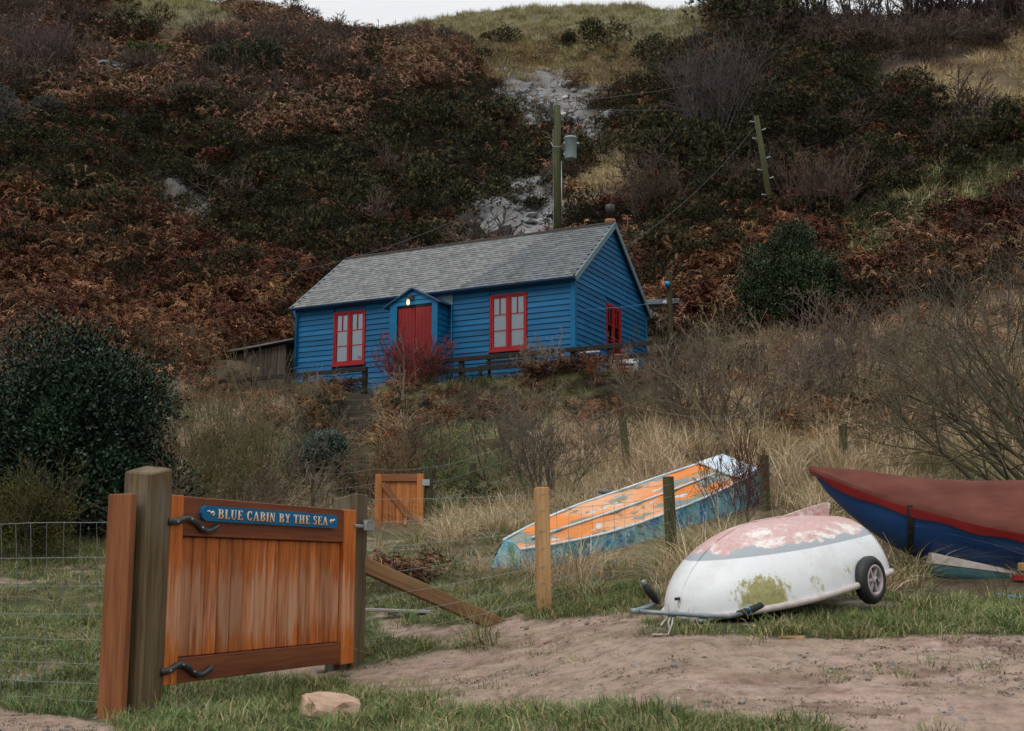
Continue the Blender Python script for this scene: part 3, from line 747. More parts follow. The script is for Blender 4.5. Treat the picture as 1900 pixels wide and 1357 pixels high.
def stuff(name, label, protos, x, y, scl, tilt=.25, follow=.5, dz=0.0, seed=0, rzv=None):
    ok = not_in_cabin(x, y); x, y, scl = x[ok], y[ok], scl[ok]
    z = H(x, y); ok = in_view(x, y, z); x, y, z, scl = x[ok], y[ok], z[ok], scl[ok]
    r_ = np.random.default_rng(seed + 77); n = len(x)
    gx_, gy_ = slope_normal(x, y)
    rx = np.arctan(gy_) * follow + r_.normal(0, tilt, n); ry = -np.arctan(gx_) * follow + r_.normal(0, tilt, n)
    # spin the plant about its own upright first, then lean it with the slope
    rz = r_.uniform(0, 2 * np.pi, n)
    crx, srx, cry, sry, crz, srz = np.cos(rx), np.sin(rx), np.cos(ry), np.sin(ry), np.cos(rz), np.sin(rz)
    Rx = np.zeros((n, 3, 3)); Rx[:, 0, 0] = 1; Rx[:, 1, 1] = crx; Rx[:, 1, 2] = -srx; Rx[:, 2, 1] = srx; Rx[:, 2, 2] = crx
    Ry = np.zeros((n, 3, 3)); Ry[:, 1, 1] = 1; Ry[:, 0, 0] = cry; Ry[:, 0, 2] = sry; Ry[:, 2, 0] = -sry; Ry[:, 2, 2] = cry
    Rz = np.zeros((n, 3, 3)); Rz[:, 2, 2] = 1; Rz[:, 0, 0] = crz; Rz[:, 0, 1] = -srz; Rz[:, 1, 0] = srz; Rz[:, 1, 1] = crz
    Mx = Rx @ Ry @ Rz
    e1 = np.arcsin(np.clip(-Mx[:, 2, 0], -1, 1)); e0 = np.arctan2(Mx[:, 2, 1], Mx[:, 2, 2]); e2 = np.arctan2(Mx[:, 1, 0], Mx[:, 0, 0])
    me = bpy.data.meshes.new(name); me.vertices.add(n)
    me.vertices.foreach_set("co", np.stack([x, y, z + dz], -1).astype(np.float32).ravel())
    a = me.attributes.new("spin", 'FLOAT_VECTOR', 'POINT'); a.data.foreach_set("vector", np.stack([e0, e1, e2], -1).astype(np.float32).ravel())
    a = me.attributes.new("size", 'FLOAT', 'POINT'); a.data.foreach_set("value", scl.astype(np.float32))
    a = me.attributes.new("pick", 'INT', 'POINT'); a.data.foreach_set("value", r_.integers(0, len(protos), n).astype(np.int32))
    o = link(name, me); tag(o, label, name.replace('_', ' '), None, 'stuff')
    ng = bpy.data.node_groups.new(name + "_spread", 'GeometryNodeTree')
    ng.interface.new_socket("Geometry", in_out='INPUT', socket_type='NodeSocketGeometry'); ng.interface.new_socket("Geometry", in_out='OUTPUT', socket_type='NodeSocketGeometry')
    N, L = ng.nodes, ng.links
    gi = N.new("NodeGroupInput"); go = N.new("NodeGroupOutput"); ip = N.new("GeometryNodeInstanceOnPoints"); ip.inputs["Pick Instance"].default_value = True
    L.new(gi.outputs[0], ip.inputs["Points"])
    gti = N.new("GeometryNodeGeometryToInstance")
    for p in protos:
        po = bpy.data.objects.new(p.name, p)
        oi = N.new("GeometryNodeObjectInfo"); oi.inputs["Object"].default_value = po; oi.inputs["As Instance"].default_value = False
        L.new(oi.outputs["Geometry"], gti.inputs[0]) if len(protos) == 1 else None
        if len(protos) > 1:
            g2 = N.new("GeometryNodeGeometryToInstance"); L.new(oi.outputs["Geometry"], g2.inputs[0])
            if 'jn' not in locals() or jn is None: jn = N.new("GeometryNodeJoinGeometry")
            L.new(g2.outputs[0], jn.inputs[0])
    L.new(jn.outputs[0] if len(protos) > 1 else gti.outputs[0], ip.inputs["Instance"])
    for an, sk, dt in (("pick", "Instance Index", 'INT'), ("spin", "Rotation", 'FLOAT_VECTOR'), ("size", "Scale", 'FLOAT')):
        na = N.new("GeometryNodeInputNamedAttribute"); na.data_type = dt; na.inputs["Name"].default_value = an
        L.new(na.outputs["Attribute"], ip.inputs[sk])
    L.new(ip.outputs[0], go.inputs[0])
    md = o.modifiers.new("spread", 'NODES'); md.node_group = ng
    jn = None
    return o

def cover(name, label, protos, y0, y1, dens, regs, size=(.7, 1.3), seed=0, clump=None, smax=.47, tilt=.22, follow=.5, dz=0.0, avoid=None):
    """regs: {region: share kept}"""
    x, y = scatter(y0, y1, dens, smax, seed); z = H(x, y); reg = region(x, y, z + (.010 * y if y0 >= 30 else 0), 1.0)
    keep = np.zeros(16); 
    for k, v in regs.items(): keep[k] = v
    r_ = np.random.default_rng(seed + 5); p = keep[reg]
    if clump: cz = fbm(x * clump[0], y * clump[0], 3, seed + 200); p = p * np.clip((cz - clump[1]) * clump[2], 0, 1)
    ok = r_.uniform(0, 1, len(x)) < p
    if avoid is not None: ok &= avoid(x, y)
    lx, ly = cab_local(x, y); near = (lx > -1.5) & (lx < CAB_L + 3.2) & (ly > -4.5) & (ly < .5)
    short = np.where(near, np.clip((-ly - 1.2) / 4.0, .18, 1) if y0 < 30 else .5, 1.0)
    ok &= ~(near & (ly > -1.0)) & ~(near & (ly > -2.6) & (r_.uniform(0, 1, len(x)) < (.6 if name == 'undergrowth' else 0)))
    x, y = x[ok], y[ok]
    s = r_.uniform(size[0], size[1], len(x)) * short[ok]
    return stuff(name, label, protos, x, y, s, tilt, follow, dz, seed)
# ------------------------------------------------------------------ plants: ground cover
def rot_box_avoid(cx, cy, hx, hy, ang):
    ca, sa = math.cos(ang), math.sin(ang)
    return lambda x, y: ~((np.abs((x - cx) * ca + (y - cy) * sa) < hx) & (np.abs(-(x - cx) * sa + (y - cy) * ca) < hy))
_av = [rot_box_avoid(2.0, 9.95, 1.1, .6, R(36)), rot_box_avoid(1.65, 15.0, 2.2, .85, .79), rot_box_avoid(-1.75, 18.9, .55, 1.0, 0), rot_box_avoid(-2.72, 21.5, .3, 1.6, 0), rot_box_avoid(-2.25, 7.6, .2, .2, 0), rot_box_avoid(-1.2, 9.85, .2, .2, 0), rot_box_avoid(-3.35, 26.0, .4, 2.8, R(5))]
_bb = rot_box_avoid(4.9, 11.4, 1.9, .75, R(-13)); _bc = rot_box_avoid(1.95, 14.5, 1.9, 1.0, .79)
def clear_tall(x, y): return clear_things(x, y) & _bb(x, y) & _bc(x, y)

def clear_things(x, y):
    k = np.ones(x.shape, bool)
    for f in _av: k &= f(x, y)
    return k

turfc = ((.085, .135, .036), (.115, .165, .048), (.17, .195, .062), (.25, .22, .095), (.38, .31, .17))
turf_p = [proto('turf_tuft', blades(46, .085, .12, .006, .8, turfc, s, 2, .12), M['grass']) for s in (1, 2, 3)]
lush = ((.065, .135, .036), (.09, .165, .048), (.13, .19, .06), (.19, .21, .075))
lush_p = [proto('lush_tuft', blades(42, .2, .14, .007, .95, lush, s, 3, .09), M['grass']) for s in (11, 12, 13)]
strawc = ((.60, .45, .29), (.47, .34, .21), (.72, .58, .41), (.33, .22, .13), (.28, .25, .11))
straw_p = [proto('straw_tuft', blades(60, .62, .3, .0075, .75, strawc, s, 4, .17), M['dry']) for s in (21, 22, 23, 24)]
flat_p = [proto('flattened_tuft', blades(60, .5, .3, .007, 1.9, ((.30, .25, .13), (.16, .18, .065), (.36, .27, .16), (.12, .15, .05)), s, 4, .15), M['dry']) for s in (31, 32)]
buffc = ((.35, .31, .17), (.27, .26, .13), (.43, .37, .22), (.21, .22, .10))
buff_p = [proto('hill_tuft', blades(48, .42, .3, .02, .8, buffc, s, 2, .3), M['dry']) for s in (41, 42)]
brown_p = [proto('brown_tuft', blades(46, .40, .3, .02, .9, ((.27, .175, .09), (.19, .125, .065), (.35, .25, .14), (.12, .095, .045)), s, 2, .3), M['dry']) for s in (43, 44)]
strawh_p = [proto('hill_straw_tuft', blades(46, .6, .3, .018, .8, ((.46, .36, .20), (.36, .27, .14), (.55, .44, .26)), s, 2, .3), M['dry']) for s in (45, 46)]
green_p = [proto('hill_green_tuft', blades(46, .25, .3, .016, .9, ((.09, .12, .04), (.13, .15, .05), (.20, .19, .08), (.075, .10, .035)), s, 2, .3), M['grass']) for s in (47, 48)]
rust_p = [proto('bracken_clump', bracken(s, cols=((.19, .078, .034), (.12, .048, .022), (.27, .14, .072), (.07, .032, .018), (.17, .10, .055))), M['dry']) for s in (51, 52, 53, 54, 55)]
dark_rust = ((.07, .022, .012), (.045, .016, .01), (.10, .035, .02))
darkr_p = [proto('dark_bracken_clump', bracken(s, cols=dark_rust), M['dry']) for s in (56, 57)]
dull_rust = ((.20, .10, .062), (.13, .065, .042), (.26, .155, .098), (.11, .09, .045))
dullr_p = [proto('dull_bracken_clump', bracken(s, cols=dull_rust), M['dry']) for s in (58, 59, 60)]
heath_p = [proto('low_scrub_clump', gorse(s, 1500, .8, .55, (.018, .018, .009), (.036, .035, .016), (.08, .05, .028), needle=(.10, .02)), M['leaf']) for s in (61, 62, 63)]
def twig_clump(s, h=.8, cols=((.19, .15, .095), (.12, .092, .06)), stems=9, lv=2, spread=.8, r0=.008, kids=3, base=.25, wob=.25, rmin=.0035):
    S, Cc = twigs(s, h, spread, stems, r0, lv, kids, cols, base_r=base, rmin=rmin, wob=wob, steps=5); return segs_mesh(S, Cc)
brush_p = [proto('brush_clump', twig_clump(s, .75), M['twig']) for s in (71, 72, 73)]
purple_p = [proto('hill_brush_clump', twig_clump(s, .8, ((.085, .06, .05), (.115, .082, .066), (.07, .052, .045)), 8, 2, .7, .014, rmin=.009), M['twig']) for s in (74, 75, 76)]

P_ = [
 ("turf", "short green grass with thin dead blades growing over the sandy ground", turf_p, 4.5, 15, 150, {TURF: 1, SAND: .02, GREEN: .5}, (.55, 1.25), 1, (.9, .28, 4.5), clear_things),
 ("turf_edge", "sparse short grass scattered along the edge of the sand track", turf_p, 4.5, 13, 34, {SAND: .35}, (.35, .7), 2, (1.1, .56, 6), clear_things),
 ("lush_grass", "longer bright green grass tufts on the turf around the boats and gate", lush_p, 5, 22, 26, {TURF: .8, GREEN: 1, STRAW: .25}, (.35, .9), 3, (.8, .42, 5), clear_things),
 ("dry_grass", "tall pale straw coloured dead grass on the bank behind the boats", straw_p, 10, 30, 16, {STRAW: 1, TANGLE: 1, BANK: .4, GREEN: .06, TURF: .03}, (.4, 1.1), 4, (.7, .3, 4), clear_tall),
 ("matted_grass", "flattened mixed green and brown grass around the boats", flat_p, 9.5, 24, 14, {STRAW: .8, TURF: .16, TANGLE: .7, BANK: .6, GREEN: .4}, (.5, 1.1), 5, (.7, .25, 4), clear_things),
 ("undergrowth", "tangled brown brush and bramble stems over the lower bank", brush_p, 17, 34, 1.3, {TANGLE: .9, BANK: .7, STRAW: .05}, (.5, 1.1), 6, (.5, .35, 5), clear_things),
 ("bank_scrub", "low dark green scrub on the bank below the cabin", heath_p, 19, 33, 2.6, {BANK: .8, TANGLE: .3, GREEN: .15}, (.4, .9), 7, (.5, .3, 4), clear_things),
 ("bank_bracken", "rusty dead bracken on the bank below the cabin", rust_p, 18, 34, 2.4, {BANK: .7, TANGLE: .45, BRACKEN: 1}, (.6, 1.0), 8, (.4, .4, 6), clear_things),
 ("bracken", "rust brown dead bracken covering the lower hillside", rust_p, 30, 70, 3.6, {BRACKEN: .8, MIXB: .12, GORSE: .07}, (.7, 1.35), 9, None, None),
 ("dark_bracken", "very dark red brown bracken on the slope at the right", darkr_p, 30, 70, 3.2, {DARKB: 1, BRACKEN: .3, GORSE: .1}, (.8, 1.5), 10, None, None),
 ("dull_bracken", "dull purple brown bracken covering the upper left hillside", dullr_p, 34, 100, 2.6, {PURPLE: 1, MIXB: .8, SCREE2: .04}, (.9, 1.7), 11, None, None),
 ("hill_grass", "pale buff green grass on the ridge and slopes", buff_p, 30, 120, 3.0, {CREST: 1, GREEN: .9, PURPLE: .16, BROWN: .6, STRAW: .3, MIXB: .06}, (.8, 1.6), 12, None, None),
 ("brown_hill_grass", "short brown hill grass around the bare rock", brown_p, 30, 95, 3.4, {BROWN: 1, SCREE2: .3, SCREE: .01, GORSE: .12, MIXB: .2, WOODS: .4, BRACKEN: .1}, (.7, 1.5), 13, None, None),
 ("hill_straw", "tall dry straw grass patches on the hillside", strawh_p, 30, 95, 3.4, {STRAW: 1, GREEN: .22, BRACKEN: .1, BROWN: .1, DARKB: .1}, (.7, 1.3), 14, None, None),
 ("hill_green_grass", "patches of green turf high on the right slope", green_p, 30, 90, 7.0, {GREEN: 1, CREST: .25, MIXB: .05}, (.8, 1.4), 15, None, None),
 ("heath", "dark low scrub filling the ground between the gorse bushes", heath_p, 30, 90, 1.5, {GORSE: 1, MIXB: .35, SCREE2: .1, DARKB: .15, PURPLE: .12, BRACKEN: .22, WOODS: .3, BROWN: .04}, (.7, 1.5), 16, None, None),
 ("hill_brush", "purple grey leafless brush over the upper hillside", purple_p, 34, 100, 1.2, {PURPLE: .6, WOODS: 2, MIXB: .2, GORSE: .05, DARKB: .25}, (.9, 1.9), 17, (.12, .35, 5), None),
]
for (nm, lb, pr, y0, y1, de, rg, sz, sd, cl, av) in P_:
    cover(nm, lb, pr, y0, y1, de, rg, sz, sd, cl, avoid=av)

near_cab = lambda x, y: (lambda lx, ly: (lx > -1.5) & (lx < CAB_L + 3) & (ly > -3.6) & (ly < -.05))(*cab_local(x, y))
def fringe(name, label, pr, dens, size, seed, y0=23, y1=34):
    x, y = scatter(y0, y1, dens, .3, seed); ok = near_cab(x, y) & clear_things(x, y); r_ = np.random.default_rng(seed); cz = fbm(x * .9, y * .9, 3, seed)
    ok &= r_.uniform(0, 1, len(x)) < np.clip((cz - .3) * 4, .1, 1); x, y = x[ok], y[ok]; stuff(name, label, pr, x, y, r_.uniform(*size, len(x)), .25, .5, 0, seed)
fringe('terrace_grass', 'short mixed green and brown grass along the edge of the cabin terrace', flat_p, 26, (.3, .65), 601)
fringe('terrace_straw', 'sparse pale dry grass on the edge of the cabin terrace', straw_p, 7, (.22, .5), 602)
fringe('terrace_bracken', 'low rusty bracken scraps on the edge of the cabin terrace', rust_p, 4.5, (.22, .5), 603)
fringe('terrace_greenery', 'low dark green plants on the edge of the cabin terrace', heath_p, 3.5, (.18, .4), 604)
cover('bank_grass', 'green grass and low leaves on the bank between the steps and the rowing boat', lush_p, 15, 27, 26, {GREEN: 1, BANK: .3, STRAW: .12, TANGLE: .1}, (.7, 1.5), 605, (.8, .3, 4), avoid=clear_things)
cover('scrub_patches', 'patches of dark green scrub breaking up the rusty bracken', heath_p, 30, 62, 2.6, {BRACKEN: 1, DARKB: .5, MIXB: .6, PURPLE: .5}, (.7, 1.6), 31, (.20, .50, 9))
cover('bank_straw', 'pale tall grass standing thickly on the slope right of the cabin', straw_p, 17, 36, 7, {TANGLE: 1, STRAW: .6, BRACKEN: .12}, (.7, 1.35), 32, (.45, .36, 5), avoid=lambda x, y: clear_things(x, y) & (x > .075 * y))
# loose grey stones of the scree
def stone_v(seed, sx, sy, sz, sub=1, jag=.22):
    import bmesh
    bm = bmesh.new(); bmesh.ops.create_icosphere(bm, subdivisions=sub, radius=1)
    r_ = random.Random(seed)
    for v in bm.verts:
        f = 1 + r_.uniform(-jag, jag); v.co = Vector((v.co.x * sx * f, v.co.y * sy * f, v.co.z * sz * f))
        v.co.x = max(min(v.co.x, sx * .8), -sx * .8); v.co.z = max(min(v.co.z, sz * .7), -sz * .8)
    return bm
def stone_mesh(name, seed, sx, sy, sz, mat, sub=1, jag=.22, smooth=False):
    bm = stone_v(seed, sx, sy, sz, sub, jag); me = bpy.data.meshes.new(name); bm.to_mesh(me); bm.free(); me.materials.append(mat)
    if smooth: me.polygons.foreach_set("use_smooth", [True] * len(me.polygons))
    return me
rock_p = [stone_mesh('scree_stone', s, .3, .22, .12, M['crag'], 1, .3) for s in range(3)]
cover("scree_stones", "pale grey loose stone lying on the bare rock faces of the hillside", rock_p, 30, 75, 7, {SCREE: .55, SCREE2: .6}, (.4, 1.6), 18, None)
deb_p = [proto('drift_litter', blades(16, .016, .16, .016, 3.2, ((.09, .055, .038), (.13, .085, .06), (.05, .034, .026), (.19, .135, .105)), s, 2, .13), M['dry']) for s in (81, 82)]
cover("drift_litter", "dark scraps of dry seaweed and twigs littered over the sand", deb_p, 4.5, 14, 110, {SAND: 1, TURF: .12}, (.25, .8), 19, (1.3, .36, 4), tilt=.07, follow=1.0, dz=.002)

peb_p = [stone_mesh('grit', 70 + s, .012, .010, .007, M['pebble'], 1, .2) for s in range(3)]
cover("grit", "small stones and grit scattered on the sand and worn turf", peb_p, 4.5, 13, 45, {SAND: 1, TURF: .25}, (.5, 2.2), 21, (1.6, .35, 4), tilt=.4)
turned = [stone_mesh('rock_shard', 90 + s, .75, .5, .4, M['crag'], 1, .34) for s in range(4)]
cover("rock_shards", "fractured grey rock edges breaking out of the bare hillside faces", turned, 32, 75, 1.6, {SCREE: .2, SCREE2: .9}, (.3, 1.1), 22, (.5, .3, 4), tilt=.5, dz=-.12)
# ------------------------------------------------------------------ gorse bushes, one by one
gor = [proto('gorse_foliage', gorse(100 + s, 6400, 1.0, 1.0, flower=(.007 if s in (1, 4) else 0)), M['leaf']) for s in range(7)]
def place(name, label, cat, me, p, s=1.0, rz=0.0, group=None, tiltx=0, sz=None):
    o = link(name, me); o.location = p; o.rotation_euler = (tiltx, 0, rz); o.scale = (s, s, sz or s)
    return tag(o, label, cat, group)
def gorse_points():
    r_ = np.random.default_rng(4); pts = []
    x, y = scatter(33, 92, 3.0, .46, 400); z = H(x, y); reg = region(x, y, z + .030 * y, .6)
    px, py = to_px(x, y, z)
    pr = np.where(reg == GORSE, 1.0, np.where(reg == MIXB, np.where(y > 72, .004, .04), np.where(reg == PURPLE, 0, np.where(reg == SCREE2, .006, 0))))
    ok = (r_.uniform(0, 1, len(x)) < pr) & (px > -60) & (px < 1960) & (py > -30)
    x, y, z = x[ok], y[ok], z[ok]
    for i in r_.permutation(len(x)):
        p = (x[i], y[i], z[i]); dmin = .0255 * y[i] + .1
        if all((p[0] - q[0]) ** 2 + (p[1] - q[1]) ** 2 > dmin * dmin for q in pts): pts.append(p)
        if len(pts) >= 280: break
    return pts
gp = gorse_points()
for k, (x, y, z) in enumerate(gp):
    s = (.0215 * y + .2) * random.uniform(.7, 1.3)
    place('gorse_bush', 'dark green gorse bush crowded among its like on the steep hillside', 'bush', gor[k % 7], (x, y, z - .12), s, random.uniform(0, 6.28), 'gorse bushes covering the hillside', sz=s * random.uniform(.7, 1.0))

def on_hill(px, py, y0=32, y1=110):
    """first point of the terrain met by the sight line of a photo pixel"""
    Ys = np.arange(y0, y1, .25); P = [at(px, py, float(Y)) for Y in Ys]
    X = np.array([p.x for p in P]); Z = np.array([p.z for p in P]); hz = H(X, Ys)
    k = np.argmax(Z <= hz)
    if not (Z <= hz).any(): k = len(Ys) - 1
    return Vector((X[k], Ys[k], hz[k]))
solo = [((930, 84), 1.5, 1.0, 'spiky dark gorse bush alone on the pale ridge grass, leftmost of three'),
        ((1052, 92), 1.55, 1.0, 'dark gorse bush on the ridge grass in the middle of three'),
        ((1128, 96), 1.9, .9, 'broad flat gorse bush on the ridge grass, rightmost of three'),
        ((1222, 118), 1.4, .8, 'small round gorse bush below the ridge grass beside the big thicket'),
        ((182, 68), 1.3, 1.0, 'small dark gorse bush standing up from the upper left slope'),
        ((250, 88), 1.6, 1.1, 'second dark gorse bush on the upper left slope above the ledges'),
        ((1250, 330), 1.7, 1.25, 'bushy gorse with brown tips beside the straw grass patch'),
        ((1275, 300), 1.3, 1.2, 'upright gorse sprig at the top of the straw grass patch'),
        ((1085, 320), 1.3, 1.2, 'gorse bush with yellow flowers beside the transformer'),
        ((545, 470), 1.35, 1.2, 'round bright green gorse mound above the rusty bracken'),
        ((800, 350), 1.4, 1.0, 'gorse bush at the left edge of the bare grey rock'),
        ((985, 392), 1.0, .7, 'low gorse tuft growing on the bare grey rock'),
        ((1880, 290), 1.6, 1.0, 'gorse bush on the grassy slope at the far right edge')]
for k, ((px, py), s, zs, lb) in enumerate(solo):
    p = on_hill(px, py); place('gorse_bush', lb, 'bush', gor[(k * 3 + 1) % 7], p - Vector((0, 0, .1)), s, k * 1.3, None, sz=s * zs)

# ------------------------------------------------------------------ single shrubs and trees
def shrub(label, cat, p, foliage=None, stems=None, name='shrub', rz=0, s=1.0, fmat='leaf', smat='twig', group=None):
    t = thing(name, label, cat, p, rz, group); t.scale = (s, s, s)
    if foliage is not None: link('foliage', fast_mesh('foliage', *foliage[:2], M[fmat], foliage[2]), t)
    if stems is not None:
        V, F, cc = segs_mesh(*stems); link('stems', fast_mesh('stems', V, F, M[smat], cc), t)
    return t
# big evergreen at the left
p = ground(118, 15.4)
shrub('massive rounded dark evergreen shrub with glossy leaves at the left edge', 'shrub', p,
      leafdome(3, 96000, 1.55, 1.15, 3.3, .056, .030, ((.007, .022, .010), (.013, .038, .016), (.034, .075, .032), (.004, .011, .006)), 95, .05, .5, lr=(.18, .40)),
      twigs(8, 1.9, .5, 10, .035, 2, 2, ((.03, .022, .016),), base_r=.4), 'evergreen_shrub', fmat='gloss_leaf')
p = ground(45, 13.9)
shrub('straggly yellow green shrub in front of the big evergreen', 'shrub', p,
      leafdome(9, 12000, .66, .45, 1.2, .035, .014, ((.06, .07, .018), (.09, .09, .022), (.035, .045, .014), (.14, .11, .02)), 26, .0, .9, lr=(.2, .42)),
      twigs(10, .95, .6, 18, .008, 2, 3, ((.10, .09, .035), (.07, .06, .03)), base_r=.35), 'broom_shrub')
# holly behind the cabin
p = ground(1470, 31.5)
shrub('glossy green holly bush standing alone beside the leaning pole', 'shrub', p,
      leafdome(12, 56000, 1.5, 1.2, 3.95, .07, .038, ((.012, .028, .013), (.019, .042, .018), (.034, .062, .024), (.09, .085, .035)), 60, .2, .5, lr=(.16, .30)),
      twigs(13, 2.6, .25, 5, .04, 2, 3, ((.03, .025, .018),), base_r=.15), 'holly_bush', fmat='gloss_leaf')
# grey green shrub beside the steps
p = ground(592, 22.2)
shrub('grey green leafy shrub to the left of the garden steps', 'shrub', p,
      leafdome(14, 18000, .72, .6, 1.4, .06, .022, ((.09, .13, .10), (.14, .19, .155), (.05, .08, .055), (.20, .26, .22)), 26, .05, .6, lr=(.2, .34)),
      twigs(15, .9, .6, 10, .01, 2, 2, ((.05, .04, .03),)), 'shrub')
p = ground(628, 19.5)
shrub('small pale grey green plant low below the steps', 'plant', p, leafdome(16, 1500, .26, .24, .42, .07, .03, ((.10, .14, .11), (.07, .10, .075)), 8, .0, .6), None, 'plant')
# broom like olive shrub left of the cabin
p = ground(425, 18.2)
shrub('dense olive brown broom shrub of fine upright twigs below the wooden shed', 'shrub', p,
      leafdome(18, 26000, 1.1, .8, 2.3, .055, .0065, ((.075, .07, .026), (.10, .095, .036), (.12, .09, .04), (.055, .062, .022)), 46, .2, .8, lr=(.24, .45)),
      twigs(17, 2.1, .45, 26, .012, 3, 3, ((.13, .115, .055), (.11, .085, .05)), base_r=.5, up=.5, rmin=.003), 'broom_shrub')
for k, (px, Y, h, sp, n_, lb) in enumerate([(385, 15.8, .95, 1.0, 24, 'wiry bramble thicket behind the gate sign'), (520, 16.6, .9, 1.0, 22, 'wiry brown bramble thicket above the right gate post'),
                                         (300, 15.2, .8, .9, 16, 'wiry bramble thicket beside the foot of the big evergreen'), (470, 19.5, 1.6, .8, 22, 'tall bare bramble clump with pale arching canes left of the grey shrub')]):
    shrub(lb, 'bramble', ground(px, Y), None, twigs(200 + k, h, sp, n_, .009, 3, 3, ((.11, .075, .055), (.08, .05, .035), (.16, .13, .10)), base_r=.6, up=.05, wob=.42, rmin=.0028), 'bramble')
# red stemmed dogwood at the cabin door
p = ground(770, 27.9)
dw = shrub('bright red stemmed dogwood shrub in front of the cabin door', 'shrub', p, None,
      twigs(22, 1.08, 1.05, 40, .012, 3, 3, ((.11, .05, .04), (.13, .035, .03)), .16, .42, ((.24, .018, .028), (.16, .015, .02), (.30, .03, .035), (.13, .04, .03)), .3, rmin=.0052, kidlen=.55, cap=12000), 'dogwood_shrub')
# pale sapling
shrub('pale grey forked sapling standing below the red dogwood', 'sapling', ground(748, 25.4), None, twigs(24, 1.3, .25, 2, .014, 2, 2, ((.2, .18, .15),), .22, .35, base_r=.05, rmin=.004), 'sapling')
bare = [ # px, Y, h, spread, stems, r0, lv, kids, cols, base, label
 (1300, 22.0, 1.8, .7, 15, .028, 3, 3, ((0.145, 0.116, 0.080), (0.109, 0.080, 0.065), (0.189, 0.160, 0.102)), .5, 'large bare grey brown shrub below the corner of the cabin'),
 (1390, 20.4, 1.8, .7, 12, .024, 3, 3, ((0.123, 0.087, 0.072), (0.160, 0.131, 0.087)), .5, 'bare twiggy shrub beside the large one, with mossy limbs'),
 (1215, 22.3, 1.1, .6, 10, .016, 3, 3, ((0.145, 0.109, 0.080), (0.174, 0.145, 0.094)), .4, 'bare shrub crossing the end of the cabin deck rail'),
 (1010, 18.4, 1.45, .45, 12, .016, 3, 3, ((0.109, 0.094, 0.072), (0.145, 0.123, 0.094)), .3, 'bare dark shrub behind the tall new fence post'),
 (920, 21.2, 1.3, .6, 10, .014, 3, 3, ((0.160, 0.131, 0.094), (0.116, 0.087, 0.065)), .4, 'thin bare shrub on the bank under the right hand deck rail'),
 (1005, 26.0, .8, .4, 5, .012, 3, 3, ((0.203, 0.160, 0.116),), .3, 'pale thin shrub rising in front of the right cabin window'),
 (705, 20.9, 1.0, .5, 16, .012, 3, 3, ((0.145, 0.087, 0.051), (0.189, 0.116, 0.065)), .35, 'rusty brown twig clump behind the small cedar gate'),
 (770, 21.6, 1.2, .5, 12, .012, 3, 3, ((0.123, 0.087, 0.065), (0.174, 0.116, 0.072)), .35, 'bare clump beside the small gate posts'),
 (1505, 22.5, 1.6, .6, 14, .02, 3, 3, ((0.123, 0.087, 0.080), (0.145, 0.109, 0.087)), .5, 'purple brown bare shrub below the holly'),
 (1600, 24.5, 1.5, .7, 12, .02, 3, 3, ((0.145, 0.109, 0.080), (0.116, 0.087, 0.072)), .5, 'bare shrub on the slope right of the holly'),
 (1720, 20.5, 1.6, .8, 14, .02, 3, 3, ((0.131, 0.109, 0.072), (0.160, 0.131, 0.087)), .6, 'bare tangled shrub above the covered boat'),
 (1850, 22.5, 2.1, .7, 14, .024, 3, 3, ((0.109, 0.087, 0.072), (0.145, 0.123, 0.087)), .6, 'tall bare shrub behind the covered boat at the right edge'),
 (1130, 25.4, .5, .6, 10, .012, 3, 3, ((0.217, 0.087, 0.043), (0.145, 0.072, 0.043)), .4, 'low reddish clump under the stacked white chairs'),
]
for k, (px, Y, h, sp, n_, r0, lv, kd, cols, br, lb) in enumerate(bare):
    shrub(lb, 'shrub', ground(px, Y), None, twigs(300 + k, h, sp, n_, r0, lv, kd, cols, base_r=br, up=.25, rmin=.0042, kidlen=.58), 'bare_shrub', rz=k)
# long boughs reaching in from the right
p = Vector((6.6, 14.6, HZ(6.6, 14.6)))
shrub('dark leafless tree with long low boughs reaching over the covered boat', 'tree', p, None,
      twigs(41, 3.1, .7, 11, .04, 3, 4, ((.05, .045, .03), (.07, .065, .04), (.09, .08, .05)), .2, .1, base_r=.5, direction=(-.85, .15, .35), rmin=.0035, kidlen=.5, steps=8), 'bare_tree')
shrub('reddish brown upright twigs growing beside the end of the old rowing boat', 'shrub', ground(1372, 14.9), None,
      twigs(42, .95, .35, 11, .006, 2, 3, ((.11, .05, .04), (.08, .04, .035)), .12, .5, base_r=.22, rmin=.0028), 'bare_shrub')
# hillside shrubs
for k, ((px, py), h, sp, n_, cols, lb) in enumerate([
    ((1322, 282), 4.0, .5, 26, ((.075, .065, .062), (.10, .088, .082)), 'tall rounded bare grey shrub among the dark gorse'),
    ((1400, 385), 1.7, .5, 16, ((.085, .06, .05), (.10, .075, .06)), 'brown bare shrub at the foot of the leaning pole'),
    ((1530, 420), 2.0, .6, 20, ((.085, .055, .048), (.11, .07, .055)), 'reddish bare shrub behind the holly bush'),
    ((1205, 420), 1.8, .7, 14, ((.08, .06, .045),), 'small bare shrub above the chimney'),
    ((520, 120), 2.6, .8, 20, ((.07, .055, .05), (.09, .07, .065)), 'bare grey thicket under the ridge at upper left'),
    ((60, 150), 2.6, .8, 20, ((.085, .06, .06), (.10, .075, .07)), 'bare purple grey thicket near the upper left corner'),
    ((395, 110), 2.2, .8, 18, ((.07, .055, .05),), 'bare grey thicket right of the leafy ledge'),
    ]):
    shrub(lb, 'shrub', on_hill(px, py) - Vector((0, 0, .1)), None, twigs(400 + k, h, sp, n_ + 8, .03, 3, 3, cols, .2, .4, base_r=.6, rmin=.0075, kidlen=.55, cap=9000), 'bare_shrub')
